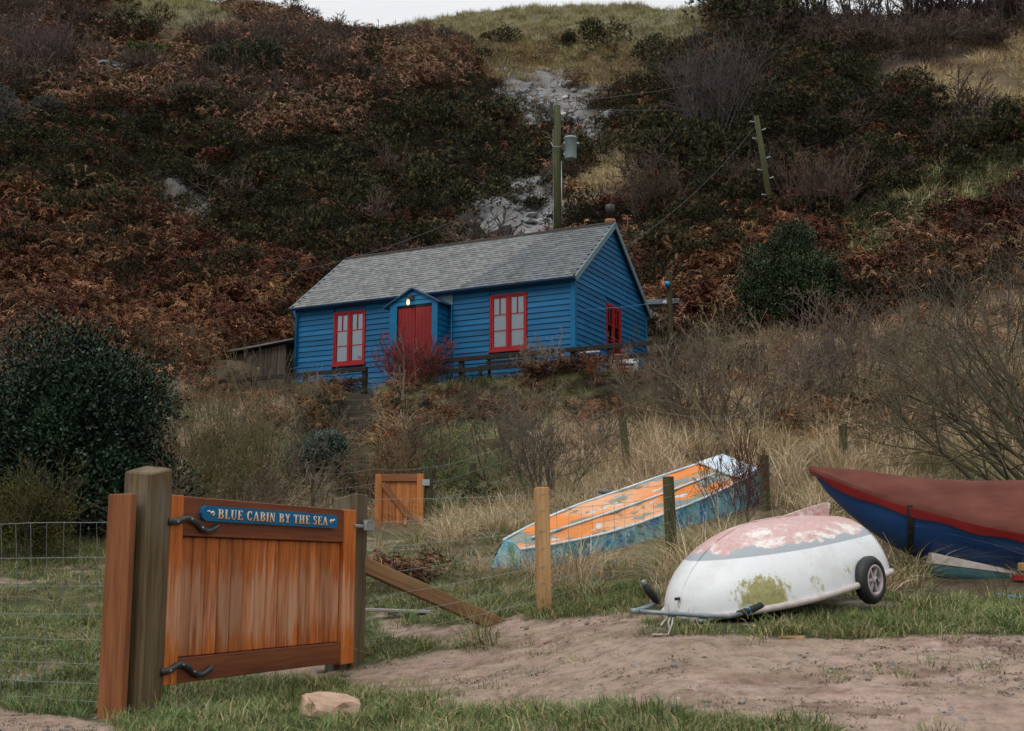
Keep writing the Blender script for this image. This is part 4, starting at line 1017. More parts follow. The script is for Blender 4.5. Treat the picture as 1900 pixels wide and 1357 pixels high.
shrub('domed silvery grey bush at the left edge of the hillside', 'bush', on_hill(38, 255), gorse(61, 9000, 2.4, 1.9, (.045, .05, .045), (.075, .08, .072), (.10, .105, .09), needle=(.09, .013)), None, 'grey_bush')
shrub('green ivy mound growing over the dark stone ledges', 'ivy', on_hill(262, 118), leafdome(63, 3500, 1.9, 1.4, 1.3, .15, .12, ((.03, .05, .018), (.05, .075, .022), (.08, .10, .03)), 16, .0, .6), None, 'ivy_mound')
shrub('dark leafy bush above the second stone ledge', 'bush', on_hill(450, 148), gorse(64, 5000, 2.4, 1.2, (.022, .028, .018), (.04, .045, .028), (.06, .055, .03)), None, 'bush')
# trees on the skyline
skyl = [(1338, 40, 3.0, 84), (1400, 55, 3.0, 82), (1600, 85, 4.6, 80), (1668, 98, 5.2, 80), (1708, 102, 5.8, 81), (1745, 104, 5.6, 80), (1772, 100, 3.8, 81), (1842, 75, 5.2, 82), (1885, 55, 5.0, 82), (1520, 62, 4.0, 82), (1460, 52, 3.4, 82)]
words = ['leftmost bare tree on the skyline above the thicket', 'low bare tree second from the left on the skyline', 'bare tree on the skyline left of the tallest group', 'tall bare many stemmed tree left in the skyline group',
         'tallest bare tree in the skyline group', 'bare tree right in the skyline group', 'short bare tree in the gap above the white tree guards', 'bare tree right of the sky gap', 'bare tree at the right end of the skyline', 'bushy bare tree above the upper end of the thicket', 'low bushy bare tree midway along the skyline']
for k, (px, py, h, Y) in enumerate(skyl):
    p = on_hill(px, py, 60, 110); 
    t = thing('bare_tree', words[k], 'tree', p - Vector((0, 0, .2)), k * 1.1)
    S, cc = twigs(500 + k, h * .8, .42, 8, .075, 3, 4, ((.045, .034, .03), (.06, .045, .042)), .16, .5, base_r=.5, rmin=.014, kidlen=.5)
    big = np.arange(len(S)) < 48
    V, F, c2 = segs_mesh(S[big], cc[big], 5); link('trunk', fast_mesh('trunk', V, F, M['twig'], c2), t)
    V, F, c2 = segs_mesh(S[~big], cc[~big]); link('crown', fast_mesh('crown', V, F, M['twig'], c2), t)
p = on_hill(1620, 40, 60, 110)
for k, (px, py, r_) in enumerate([(1345, 45, 2.6), (1390, 60, 2.4), (1440, 75, 2.6)]):
    place('gorse_bush', ['dark gorse bush on the skyline at the left end of the trees', 'dark gorse bush below the skyline trees', 'dark gorse bush where the thicket meets the skyline trees'][k], 'bush', gor[k], on_hill(px, py, 60, 110), r_, k)
# iris like clumps on the bank
iris = proto('leaf_blades', blades(60, .45, .2, .022, .9, ((.05, .085, .025), (.075, .11, .035), (.03, .055, .02)), 91, 4, .16), M['grass'])
for k, (px, Y, s, lb) in enumerate([(870, 27.2, 1.1, 'green strap leaved clump beside the dogwood under the rail'), (905, 26.6, 1.0, 'strap leaved clump on the bank below the dark bench'), (840, 27.0, .8, 'small strap leaved clump just right of the dogwood'), (818, 23.6, .8, 'green leafy tuft low on the bank under the dogwood'), (632, 27.4, .7, 'short green tuft beside the top step')]):
    place('strap_leaf_plant', lb, 'plant', iris, ground(px, Y), s, k)
bh = proto('heap_foliage', bracken(95, 60, 1.0, ((.12, .05, .03), (.08, .03, .02), (.18, .09, .05), (.05, .022, .016)), 13, .55), M['dry'])
place('bracken_heap', 'heap of dark curled dead bracken behind the sloping timber strut', 'plant', bh, ground(745, 12.9), .62, 1.0)
place('bracken_heap', 'heap of dead bracken beside the left deck rail above the steps', 'plant', bh, ground(622, 28.6), .75, 2.0)
place('bracken_heap', 'heap of dark dead bracken below the blue framed board', 'plant', bh, ground(1062, 26.3), .9, .4)
place('bracken_heap', 'heap of rusty dead bracken on the bank edge right of the bench', 'plant', bh, ground(1000, 26.1), .8, 3.1)
# ------------------------------------------------------------------ the cabin
cab = thing('blue_cabin', 'blue weatherboarded cabin with slate roof, red windows and small porch', 'cabin', (CAB_O[0], CAB_O[1], CAB_Z), -CAB_YAW)
WL = (1.14, 2.08, .775, 2.12); WR = (5.55, 6.51, .785, 2.12); WS = (1.88, 2.81, .75, 2.12)
wall = MB()
xs = [0, WL[0], WL[1], WR[0], WR[1], CAB_L]
for a, b_ in ((0, 1), (2, 3), (4, 5)): wall.box(xs[a] + (.02 if a == 0 else 0), xs[b_] - (.02 if b_ == 5 else 0), .02, .14, -.35, CAB_H)
for w in (WL, WR): wall.box(w[0], w[1], .02, .14, -.35, w[2]); wall.box(w[0], w[1], .02, .14, w[3], CAB_H)
wall.build('wall', M['blue_paint'], cab)
sw = MB(); T = CAB_L - .02
sw.box(T - .12, T, .14, WS[0], -.35, CAB_H); sw.box(T - .12, T, WS[1], CAB_W, -.35, CAB_H); sw.box(T - .12, T, WS[0], WS[1], -.35, WS[2]); sw.box(T - .12, T, WS[0], WS[1], WS[3], CAB_H)
for X0, X1 in ((T - .12, T), (.02, .14)):
    h0, h1, hm = .04, CAB_W - .04, CAB_W / 2
    sw.add([(X0, h0, CAB_H), (X0, h1, CAB_H), (X0, hm, CAB_H + CAB_R - .03), (X1, h0, CAB_H), (X1, h1, CAB_H), (X1, hm, CAB_H + CAB_R - .03)], [(0, 2, 1), (3, 4, 5), (0, 1, 4, 3), (1, 2, 5, 4), (2, 0, 3, 5)])
sw.box(.02, .14, .14, CAB_W, -.35, CAB_H); sw.box(.14, T - .12, CAB_W - .12, CAB_W, -.35, CAB_H)
sw.box(.14, T - .12, .14, CAB_W - .12, -.33, -.2)
sw.build('side_wall', M['blue_paint'], cab)
NR = 18; RH = CAB_H / NR
def front_board(x0, x1, k, y=0.0, parent=cab, mat='blue_paint', rh=RH, z0=0.0, n='board'):
    z = z0 + k * rh; m = MB()
    m.add([(x0, y - .030, z), (x1, y - .030, z), (x1, y + .018, z), (x0, y + .018, z), (x0, y - .008, z + rh - .004), (x1, y - .008, z + rh - .004), (x1, y + .018, z + rh - .004), (x0, y + .018, z + rh - .004)],
          [(0, 3, 2, 1), (4, 5, 6, 7), (0, 1, 5, 4), (1, 2, 6, 5), (2, 3, 7, 6), (3, 0, 4, 7)])
    return m.build(n, M[mat], parent)
def spans(lo, hi, cuts):
    out = []; x = lo
    for a, b_ in cuts:
        if a > x: out.append((x, a))
        x = max(x, b_)
    if x < hi: out.append((x, hi))
    return out
for k in range(-2, NR):
    z0, z1 = k * RH, (k + 1) * RH; cuts = []
    for w in (WL, WR):
        if z1 > w[2] - .02 and z0 < w[3] + .02: cuts.append((w[0] - .015, w[1] + .015))
    if z0 < 2.0: cuts.append((3.10, 4.44))
    for (a, b_) in spans(.075, CAB_L - .075, sorted(cuts)): front_board(a, b_, k)
def side_board(k):
    z0, z1 = k * RH, (k + 1) * RH - .004
    def lim(z, s):
        if z <= CAB_H: return .075 if s < 0 else CAB_W - .075
        d = (z - CAB_H) / CAB_R * CAB_W / 2 + .02; return max(d, .075) if s < 0 else min(CAB_W - d, CAB_W - .075)
    a0, a1, b0, b1 = lim(z0, -1), lim(z1, -1), lim(z0, 1), lim(z1, 1)
    cuts = [(WS[0] - .015, WS[1] + .015)] if (z1 > WS[2] - .02 and z0 < WS[3] + .02) else []
    for (p, q) in spans(a0, b0, cuts):
        p1 = a1 if p == a0 else p; q1 = b1 if q == b0 else q
        if q1 - p1 < .03: q1 = p1 = (p1 + q1) / 2; q1 += .01
        m = MB(); X = CAB_L
        m.add([(X + .030, p, z0), (X + .030, q, z0), (X - .018, q, z0), (X - .018, p, z0), (X + .008, p1, z1), (X + .008, q1, z1), (X - .018, q1, z1), (X - .018, p1, z1)],
              [(0, 3, 2, 1), (4, 5, 6, 7), (0, 1, 5, 4), (1, 2, 6, 5), (2, 3, 7, 6), (3, 0, 4, 7)])
        m.build('board', M['blue_paint'], cab)
for k in range(-2, NR + 13): side_board(k)
for (x0, x1, y0, y1) in ((-.035, .075, -.036, .03), (CAB_L - .075, CAB_L + .036, -.036, .075)):
    MB().box(x0, x1, y0, y1, -.3, CAB_H - .05).build('corner_trim', M['blue_trim'], cab)
MB().box(CAB_L - .02, CAB_L + .034, CAB_W - .075, CAB_W + .02, -.3, CAB_H - .05).build('corner_trim', M['blue_trim'], cab)

def window(w, h, loc, rz=0):
    f = MB(); fw = .045
    f.box(0, fw, -.035, .06, 0, h); f.box(w - fw, w, -.035, .06, 0, h); f.box(fw, w - fw, -.035, .06, h - fw, h); f.box(fw, w - fw, -.035, .06, 0, fw)
    f.box(w / 2 - .022, w / 2 + .022, -.038, .06, fw, h - fw)
    o = f.build('window', M['red_paint'], cab, loc=loc, rot=(0, 0, rz))
    MB().box(-.03, w + .03, -.075, .0, -.035, 0).build('sill', M['red_paint'], o)
    for s in (0, 1):
        a = fw + .004 if s == 0 else w / 2 + .026; b_ = w / 2 - .026 if s == 0 else w - fw - .004
        z0, z1 = fw + .004, h - fw - .004; sf = .036; m = MB()
        m.box(a, a + sf, -.022, .022, z0, z1); m.box(b_ - sf, b_, -.022, .022, z0, z1); m.box(a + sf, b_ - sf, -.022, .022, z1 - sf, z1); m.box(a + sf, b_ - sf, -.022, .022, z0, z0 + sf + .012)
        ih = z1 - z0 - 2 * sf; h1 = z0 + sf + ih * .335; h2 = z0 + sf + ih * .66
        m.box(a + sf, b_ - sf, -.016, .016, h1 - .011, h1 + .011); m.box(a + sf, b_ - sf, -.016, .016, h2 - .011, h2 + .011)
        c = (a + b_) / 2; m.box(c - .011, c + .011, -.015, .015, h2 + .011, z1 - sf)
        m.build('sash', M['red_paint'], o)
        for (p0, p1, q0, q1) in ((a + sf, b_ - sf, z0 + sf, h1 - .011), (a + sf, b_ - sf, h1 + .011, h2 - .011), (a + sf, c - .011, h2 + .011, z1 - sf), (c + .011, b_ - sf, h2 + .011, z1 - sf)):
            MB().box(p0 - .003, p1 + .003, .002, .007, q0 - .003, q1 + .003).build('pane', M['glass'], o)
    return o, fw
for (W_, kind) in ((WL, 0), (WR, 1)):
    o, fw = window(W_[1] - W_[0], W_[3] - W_[2], (W_[0], 0, W_[2]))
    w, h = W_[1] - W_[0], W_[3] - W_[2]
    m = MB()
    if kind == 1:
        m.box(fw, w - fw, .065, .072, fw, h - fw)
    else:     # gathered net curtains drawn together, one corner lifted
        n = 40; vs = []; fs = []
        for i in range(n + 1):
            x = fw + (w - 2 * fw) * i / n; d = .085 + .012 * math.sin(i * 1.9) + .006 * math.sin(i * 4.1); zb = fw
            if 27 < i < 36: zb = fw + .0 + .22 * max(0, 1 - abs(i - 31) / 4.0)
            vs += [(x, d, zb), (x, d, h - fw)]
        for i in range(n): fs.append((2 * i, 2 * i + 2, 2 * i + 3, 2 * i + 1))
        m.add(vs, fs)
    m.build('blind', M['blind'], o)
o, fw = window(WS[1] - WS[0], WS[3] - WS[2], (CAB_L, WS[0], WS[2]), R(90))
m = MB(); w, h = WS[1] - WS[0], WS[3] - WS[2]
for (a, b_) in ((.05, .16), (.40, .52), (w - .16, w - .05)):
    vs = []; fs = []; n = 8
    for i in range(n + 1): vs += [(a + (b_ - a) * i / n, .09 + .01 * (i % 2), .06), (a + (b_ - a) * i / n, .09 + .01 * (i % 2), h - .06)]
    for i in range(n): fs.append((2 * i, 2 * i + 2, 2 * i + 3, 2 * i + 1))
    m.add(vs, fs)
m.build('curtain', M['blind'], o)

# roof
pa = math.atan2(CAB_R, CAB_W / 2); SL = math.hypot(CAB_R, CAB_W / 2); OV = .17; VG = .10
def slope_pt(x, s, n, front=True):    # s metres up from the wall head, n off the slope
    y = s * math.cos(pa) - n * math.sin(pa); z = CAB_H + s * math.sin(pa) + n * math.cos(pa)
    return (x, y if front else CAB_W - y, z)
rf = MB()
for fr in (True, False):
    P = [slope_pt(x, s, n, fr) for n in (.0, .035) for (x, s) in ((-VG, -OV), (CAB_L + VG, -OV), (CAB_L + VG, SL), (-VG, SL))]
    rf.add(P, [(0, 3, 2, 1), (4, 5, 6, 7), (0, 1, 5, 4), (1, 2, 6, 5), (2, 3, 7, 6), (3, 0, 4, 7)] if fr else [(0, 1, 2, 3), (7, 6, 5, 4), (4, 5, 1, 0), (5, 6, 2, 1), (6, 7, 3, 2), (7, 4, 0, 3)])
roof = rf.build('roof', M['ridge'], cab)
ex_, sw_ = .134, .180
ncol = int((CAB_L + 2 * VG) / sw_) + 1; nrow = int((SL + OV - .06) / ex_) + 1
variants = []
for k in range(6):
    rr = random.Random(k); m = MB(); w = sw_ / 2 - .002; c1, c2, c3 = rr.uniform(-.006, .006), rr.uniform(-.006, .006), rr.uniform(0, .004)
    m.add([(-w, c1, 0), (0, c2 * .5, c3), (w, c2, 0), (w, .215, -.004), (-w, .215, -.004), (-w, c1, .009), (0, c2 * .5, .009 + c3), (w, c2, .009), (w, .215, .005), (-w, .215, .005)],
          [(4, 3, 2, 1, 0), (5, 6, 7, 8, 9), (0, 1, 6, 5), (1, 2, 7, 6), (2, 3, 8, 7), (3, 4, 9, 8), (4, 0, 5, 9)])
    me = bpy.data.meshes.new('slate'); me.from_pydata(m.v, [], m.f); me.update(); me.materials.append(M['slate']); variants.append(me)
cells = []
for r_i in range(nrow):
    off = (r_i % 2) * sw_ / 2
    for c_i in range(ncol + 1):
        x = -VG + c_i * sw_ + off
        if x < -VG + .05 or x > CAB_L + VG - .04: continue
        cells.append((x + random.uniform(-.004, .004), -OV - .02 + r_i * ex_ + random.uniform(-.005, .005), random.uniform(-.012, .012)))
cells.sort(key=lambda c: -(c[0] * 1.0 - c[1] * .45))
far = []
cosn, sinn = math.cos(pa - .045), math.sin(pa - .045)
for i, (x, s, tw) in enumerate(cells):
    L0 = slope_pt(x, s, .046 + random.uniform(0, .003))
    if i < 296:
        o = bpy.data.objects.new('slate', variants[i % 6]); C.objects.link(o); o.parent = roof; o.location = L0; o.rotation_euler = (pa - .045, 0, tw)
    else: far.append((L0, tw, i))
Vv, Ff, Cv = [], [], []
for (L0, tw, i) in far:
    Mx = Matrix.Translation(L0) @ Euler((pa - .045, 0, tw)).to_matrix().to_4x4(); b0 = len(Vv); g = random.uniform(.62, 1.12); wv = random.uniform(-.04, .04)
    for v in variants[i % 6].vertices: Vv.append(tuple(Mx @ v.co)); Cv.append((g * (1 + wv), g, g * (1 - wv), 1))
    for p_ in variants[i % 6].polygons: Ff.append(tuple(b0 + q for q in p_.vertices))
me = bpy.data.meshes.new('slate_courses'); me.from_pydata(Vv, [], Ff); me.update()
at_c = me.attributes.new("col", 'FLOAT_COLOR', 'POINT'); at_c.data.foreach_set("color", np.array(Cv, np.float32).ravel())
mm, n_, l_, b_n = nmat("slate_stone_courses")
ta = n_.new("ShaderNodeAttribute"); ta.attribute_name = "col"; tcx = n_.new("ShaderNodeTexCoord"); tn = _noise(n_, l_, tcx.outputs["Object"], 9, 5, .6)
cr = _ramp(n_, l_, tn.outputs["Fac"], [(.25, (.085, .09, .09)), (.5, (.15, .155, .155)), (.72, (.215, .215, .205))])
l_.new(_mix(n_, l_, 1.0, cr.outputs[0], ta.outputs["Color"], 'MULTIPLY'), b_n.inputs["Base Color"]); b_n.inputs["Roughness"].default_value = .6; b_n.inputs["Specular IOR Level"].default_value = .45
_bump(n_, l_, b_n, tn.outputs["Fac"], .4, .004)
me.materials.append(mm); o = link('slate_courses', me, roof); o['kind'] = 'stuff'
# back slope: plain courses
m = MB()
for r_i in range(nrow):
    P = [slope_pt(x, -OV + r_i * ex_ + d, .05 + h_, False) for (d, h_) in ((0, .012), (.15, 0)) for x in (-VG, CAB_L + VG)]
    m.add(P, [(0, 2, 3, 1)])
m.build('rear_slates', M['slate_stuff'], roof)
for k in range(17):
    x0 = -VG + k * .465; m = MB(); r0 = .10
    for xx in (x0, min(x0 + .46, CAB_L + VG)):
        for j in range(7):
            t = math.pi * (j / 6); m.v.append((xx, CAB_W / 2 - r0 * 1.15 * math.cos(t), CAB_H + CAB_R - .02 + r0 * .95 * math.sin(t) + random.uniform(0, .008)))
    m.f = [(j, j + 7, j + 8, j + 1) for j in range(6)] + [(6, 5, 4, 3, 2, 1, 0), tuple(range(7, 14))]
    m.build('ridge_tile', M['ridge'], roof)
for xx in (CAB_L + VG, -VG - .03):
    for fr in (True, False):
        m = MB(); P = [slope_pt(x, s, n, fr) for x in (xx, xx + .03) for (s, n) in ((-OV - .02, -.075), (SL, -.075), (SL + .02, .055), (-OV - .02, .055))]
        m.add(P, [(0, 1, 2, 3), (7, 6, 5, 4), (0, 4, 5, 1), (1, 5, 6, 2), (2, 6, 7, 3), (3, 7, 4, 0)]); m.build('bargeboard', M['lead'], roof)
m = MB(); n = 9       # half-round gutter
yg, zg = -OV * math.cos(pa) - .045, CAB_H - OV * math.sin(pa) + .01
for xx in (-VG, CAB_L + VG):
    for rr_ in (.052, .046):
        for j in range(n): t = math.pi + math.pi * j / (n - 1); m.v.append((xx, yg + rr_ * math.cos(t), zg + rr_ * math.sin(t)))
for j in range(n - 1): m.f += [(j, 2 * n + j, 2 * n + j + 1, j + 1), (n + j, n + j + 1, 3 * n + j + 1, 3 * n + j)]
m.f += [(0, n, 3 * n, 2 * n), (n - 1, 3 * n - 1, 4 * n - 1, 2 * n - 1)]
m.build('gutter', M['navy_gutter'], cab)
MB().box(-VG + .01, CAB_L + VG - .01, -.125, -.036, CAB_H - .16, CAB_H - .09).build('fascia', M['navy_gutter'], cab)
MB().tube([(.03, yg, zg - .05), (.03, -.075, CAB_H - .32), (.03, -.075, -.15)], .034, 10).build('downpipe', M['blue_trim'], cab, True)
MB().tube([(4.54, -.055, 1.98), (4.54, -.055, -.1)], .02, 8).build('downpipe', M['blue_trim'], cab, True)
# chimney pot with black cowl
ch = MB().lathe([(.10, -.3), (.10, 0), (.125, .05), (.12, .42), (.135, .44), (.135, .5), (.10, .5), (.10, .35)], 18).build('chimney', M['terracotta'], cab, True, loc=(CAB_L - .14, CAB_W / 2 + .30, CAB_H + CAB_R - .27))
MB().lathe([(.0, .5), (.085, .5), (.085, .62), (.115, .63), (.12, .86), (.10, .88), (0, .88)], 18).build('cowl', M['black_metal'], ch, True)

# porch
PX0, PX1, PY = 3.12, 4.42, -.50
pw = MB(); pw.box(PX0, PX0 + .045, PY, -.01, -.3, 2.0); pw.box(PX1 - .045, PX1, PY, -.01, -.3, 2.0); pw.box(PX0 + .045, PX1 - .045, PY + .03, PY + .07, 1.95, 2.02)
porch = pw.build('porch', M['blue_paint'], cab)
MB().box(PX0 - .01, 3.31, PY - .035, PY + .0, -.3, 1.99).build('pilaster', M['blue_trim'], porch)
MB().box(4.28, PX1 + .01, PY - .035, PY + .0, -.3, 1.99).build('pilaster', M['blue_trim'], porch)
for k in range(15):      # boards on the side cheek
    z = k * RH; m = MB()
    for X0, sg in ((PX1, 1),):
        m.add([(X0 + .022, PY + .02, z), (X0 + .022, -.04, z), (X0 - .0, -.04, z), (X0 - .0, PY + .02, z), (X0 + .006, PY + .02, z + RH - .004), (X0 + .006, -.04, z + RH - .004), (X0, -.04, z + RH - .004), (X0, PY + .02, z + RH - .004)],
              [(0, 3, 2, 1), (4, 5, 6, 7), (0, 1, 5, 4), (1, 2, 6, 5), (2, 3, 7, 6), (3, 0, 4, 7)])
    m.build('board', M['blue_paint'], porch)
for k in range(3):       # pediment boards
    z0, z1 = 1.98 + k * .115, 1.98 + (k + 1) * .115 - .004; h0 = .70 * (1 - (z0 - 1.98) / .37) + .01; h1 = max(.70 * (1 - (z1 - 1.98) / .37), .01); c = 3.75
    m = MB(); m.add([(c - h0, PY - .04, z0), (c + h0, PY - .04, z0), (c + h0, PY, z0), (c - h0, PY, z0), (c - h1, PY - .02, z1), (c + h1, PY - .02, z1), (c + h1, PY, z1), (c - h1, PY, z1)],
                     [(0, 3, 2, 1), (4, 5, 6, 7), (0, 1, 5, 4), (1, 2, 6, 5), (2, 3, 7, 6), (3, 0, 4, 7)]); m.build('board', M['blue_trim'], porch)
for sg in (-1, 1):
    c = 3.75; m = MB(); P = []
    for y in (PY - .10, -.03):
        for (dx, z) in ((0, 2.355), (sg * .79, 1.95), (sg * .79, 1.985), (0, 2.395)): P.append((c + dx, y, z))
    m.add(P, [(0, 1, 2, 3), (7, 6, 5, 4), (0, 4, 5, 1), (1, 5, 6, 2), (2, 6, 7, 3), (3, 7, 4, 0)]); m.build('porch_roof', M['navy_gutter'], porch)
MB().prism([(3.80, 2.36), (4.56, 1.99), (4.56, 2.36)], -.045, -.032).build('flashing', M['lead'], cab)
for k in range(2):
    m = MB(); x0 = 3.325 + k * .477; n = 5; pwid = .465 / n
    for j in range(n):
        a = x0 + j * pwid; m.prism([(a + .004, 0), (a + pwid - .004, 0), (a + pwid - .004, 1.925), (a + .004, 1.925)], PY + .012, PY + .03)
        m.prism([(a - .001, .01), (a + pwid + .001, .01), (a + pwid + .001, 1.92), (a - .001, 1.92)], PY + .018, PY + .045)
    m.build('door', M['door_red'], porch)
m = MB().box(3.65, 3.80, PY - .055, PY - .038, 2.1, 2.2); m.tube([(3.76, PY - .05, 2.16), (3.76, PY - .14, 2.19), (3.72, PY - .19, 2.14), (3.72, PY - .19, 2.09)], .013, 8)
lamp = m.build('porch_lamp', M['iron'], cab)
MB().lathe([(0, .02), (.03, .02), (.075, -.01), (.078, -.016), (.03, -.012), (.03, -.03)], 16).build('lamp_shade', M['iron'], lamp, True, loc=(3.72, PY - .19, 2.09))
MB().lathe([(.03, -.02), (.032, -.05), (.032, -.115), (.02, -.14), (0, -.145)], 16).build('lamp_globe', M['bulb'], lamp, True, loc=(3.72, PY - .19, 2.09))
pl = bpy.data.lights.new('porch_lamp_light', 'POINT'); pl.energy = 2.2; pl.color = (1, .62, .32); pl.shadow_soft_size = .04
plo = bpy.data.objects.new('porch_lamp_light', pl); C.objects.link(plo); plo.parent = cab; plo.location = (3.72, PY - .27, 1.99)

def cab_w(x, y, z=0): return Vector((CAB_O[0] + CEX[0] * x + CEY[0] * y, CAB_O[1] + CEX[1] * x + CEY[1] * y, CAB_Z + z))
def rail(label, x0, x1, y, posts, tops=(.44, .19)):
    t = thing('deck_rail', label, 'railing', cab_w(x0, y), -CAB_YAW)
    for p_ in posts: MB().box(p_ - x0 - .055, p_ - x0 + .055, -.05, .05, -.5, tops[0] + .07, ch=.008).build('post', M['black_wood'], t)
    for zt in tops: MB().box(0, x1 - x0, -.095, -.052, zt - .05, zt + .05, ch=.006).build('rail', M['black_wood'], t)
rail('black stained timber rail in front of the left end of the cabin', -2.3, 2.76, -.9, (-1.9, -.6, .97, 2.68))
rail('long black stained timber rail from the porch past the right corner of the cabin', 4.4, 10.6, -1.1, (4.6, 5.4, 7.16, 8.15, 9.0, 10.4))
# bench, framed board, chairs on the deck
t = thing('bench', 'dark wooden bench standing behind the long deck rail', 'bench', cab_w(6.3, -.62, 0), -CAB_YAW)
MB().box(-.65, .65, -.2, .2, .28, .33, ch=.006).build('seat', M['black_wood'], t)
for z in (.42, .52): MB().box(-.65, .65, .2, .23, z, z + .07, ch=.004).build('back_slat', M['black_wood'], t)
for sx in (-.58, .58):
    MB().box(sx - .03, sx + .03, -.2, -.14, -.1, .28).build('leg', M['black_wood'], t); MB().box(sx - .03, sx + .03, .23, .28, -.1, .62).build('leg', M['black_wood'], t)
t = thing('driftwood_heap', 'pale gnarled driftwood lying on the deck left of the blue framed board', 'driftwood', cab_w(7.55, -.55, .05), -CAB_YAW)
for k in range(4): MB().tube([(-.28 + .05 * k, .03 * k, .1 + .03 * k), (-.1, .02, .16 + .05 * k), (.1 + .04 * k, -.02, .14), (.3, .05, .2 - .04 * k)], [.03, .045, .04, .02], 7).build('branch', M['driftwood'], t)
t = thing('framed_board', 'dark board in a blue frame leaning at the cabin corner', 'board', cab_w(8.18, -.95, -.12), -CAB_YAW)
MB().box(.05, .45, .0, .02, .0, .46).build('panel', M['black_wood'], t)
f = MB(); f.box(0, .05, -.02, .03, -.05, .5); f.box(.45, .50, -.02, .03, -.05, .5); f.build('frame', M['blue_trim'], t)
MB().box(-.01, .51, -.035, .035, .5, .535).build('top_rail', M['white_plastic'], t)
for k in range(3):
    t = thing('plastic_chair', ['bottom white plastic garden chair of the stack beside the cabin window', 'middle white plastic garden chair of the stack beside the cabin window', 'top white plastic garden chair of the stack beside the cabin window'][k], 'chair', cab_w(9.18 + .03 * k, -.85 + .02 * k, -.28 + .085 * k), -CAB_YAW + .5)
    MB().box(-.2, .2, -.2, .2, .19, .21, ch=.005).build('seat', M['white_plastic'], t)
    b = MB(); 
    for j in range(4): b.box(-.18 + j * .1, -.12 + j * .1, .19, .21, .21, .40)
    b.box(-.2, .2, .188, .212, .40, .45); b.build('backrest', M['white_plastic'], t)
    for sx in (-1, 1):
        for sy in (-1, 1): MB().tube([(sx * .17, sy * .17, .2), (sx * .22, sy * .22, 0)], .02, 6).build('leg', M['white_plastic'], t)
        MB().tube([(sx * .22, -.2, .02), (sx * .23, -.2, .32), (sx * .22, .0, .34), (sx * .19, .2, .34)], .017, 6).build('armrest', M['white_plastic'], t)

# shed
t = thing('wooden_shed', 'low weathered plank shed at the left end of the cabin', 'shed', cab_w(-3.6, 1.5, 0), -CAB_YAW)
for k in range(19):
    x = .02 + k * .108; MB().box(x, x + .1, random.uniform(-.008, .006), .02, .0, 1.60 + .010 * k, ch=.003).build('plank', M['shed_wood'], t)
MB().box(2.06, 2.14, -.01, .07, 0, 1.78).build('corner_post', M['shed_wood'], t)
for k in range(8): y = .1 + k * .15; MB().box(2.09, 2.11, y, y + .14, 0, 1.74).build('plank', M['shed_wood'], t)
MB().box(0.02, 2.08, .04, .06, 0, 1.55).build('lining', M['black_wood'], t)
m = MB(); m.add([(-.15, -.18, 1.66), (2.5, -.18, 1.86), (2.5, 1.5, 1.98), (-.15, 1.5, 1.78), (-.15, -.18, 1.70), (2.5, -.18, 1.90), (2.5, 1.5, 2.02), (-.15, 1.5, 1.82)], [(0, 3, 2, 1), (4, 5, 6, 7), (0, 1, 5, 4), (1, 2, 6, 5), (2, 3, 7, 6), (3, 0, 4, 7)])
m.build('roof', M['slate_stuff'], t)
MB().box(1.2, 1.28, -.03, -.01, 1.1, 1.22).build('bracket', M['galv'], t)
MB().box(.75, 1.0, -.035, -.012, 1.28, 1.31).build('bracket', M['galv'], t)

# steps
t = thing('garden_steps', 'flight of rough dark timber sleeper steps climbing to the left deck rail', 'steps', (-3.55, 28.2, 4.83))
o0 = t.location.copy()
for k in range(12):
    Y = 28.2 - .42 * k; g = Vector((-3.55 + (28.2 - Y) * .125, Y, 0))
    g.z = 4.83 - .19 * k if k < 12 else g.z
    w = .33 + random.uniform(-.03, .04)
    m = MB(); m.box(-w, w, -.03, .05, -.13, .035, ch=.012); s_ = m.build('tread', M['sleeper'], t); s_.location = g - o0; s_.rotation_euler = (0, random.uniform(-.03, .03), random.uniform(-.06, .06))
    MB().box(-w, w, .05, .42, -.10, .015).build('tread_soil', M['ridge'], s_)

# ------------------------------------------------------------------ main gate
GY = .4145; GE = Vector((math.sin(GY), math.cos(GY), 0)); GN = Vector((math.cos(GY), -math.sin(GY), 0)); GA = Vector((-2.132, 7.695, .174)); GRZ = math.atan2(GE.y, GE.x)
def gate_w(x, y, z=0): return GA + GE * x - GN * y + Vector((0, 0, z))
GL, GH = 2.21, 1.15
gt = thing('timber_gate', 'wide varnished cedar gate of upright planks with a blue name board', 'gate', GA, GRZ)
F0, F1 = -.035, .035
MB().box(0, .125, F0, F1, 0, GH, ch=.004).build('stile', M['cedar'], gt)
MB().box(GL - .18, GL, F0, F1, -.01, GH, ch=.004).build('stile', M['cedar'], gt)
MB().box(.127, GL - .182, F0 + .002, F1, .90, GH - .003, ch=.004).build('rail', M['cedar_h'], gt)
MB().box(.127, GL - .182, F0 + .002, F1, .005, .155, ch=.004).build('rail', M['cedar_h'], gt)
MB().box(.127, GL - .182, .014, .02, .1, .95).build('backing_board', M['black_wood'], gt)
np_ = 14; pw_ = (GL - .184 - .129) / np_; pm = MB().box(.0035, pw_ - .0035, -.008, .014, .157, .898, ch=.007)
pme = bpy.data.meshes.new('plank'); pme.from_pydata(pm.v, [], pm.f); pme.update(); pme.materials.append(M['cedar'])
for k in range(np_): link('plank', pme, gt, (.129 + k * pw_, random.uniform(-.0015, .0015), 0))
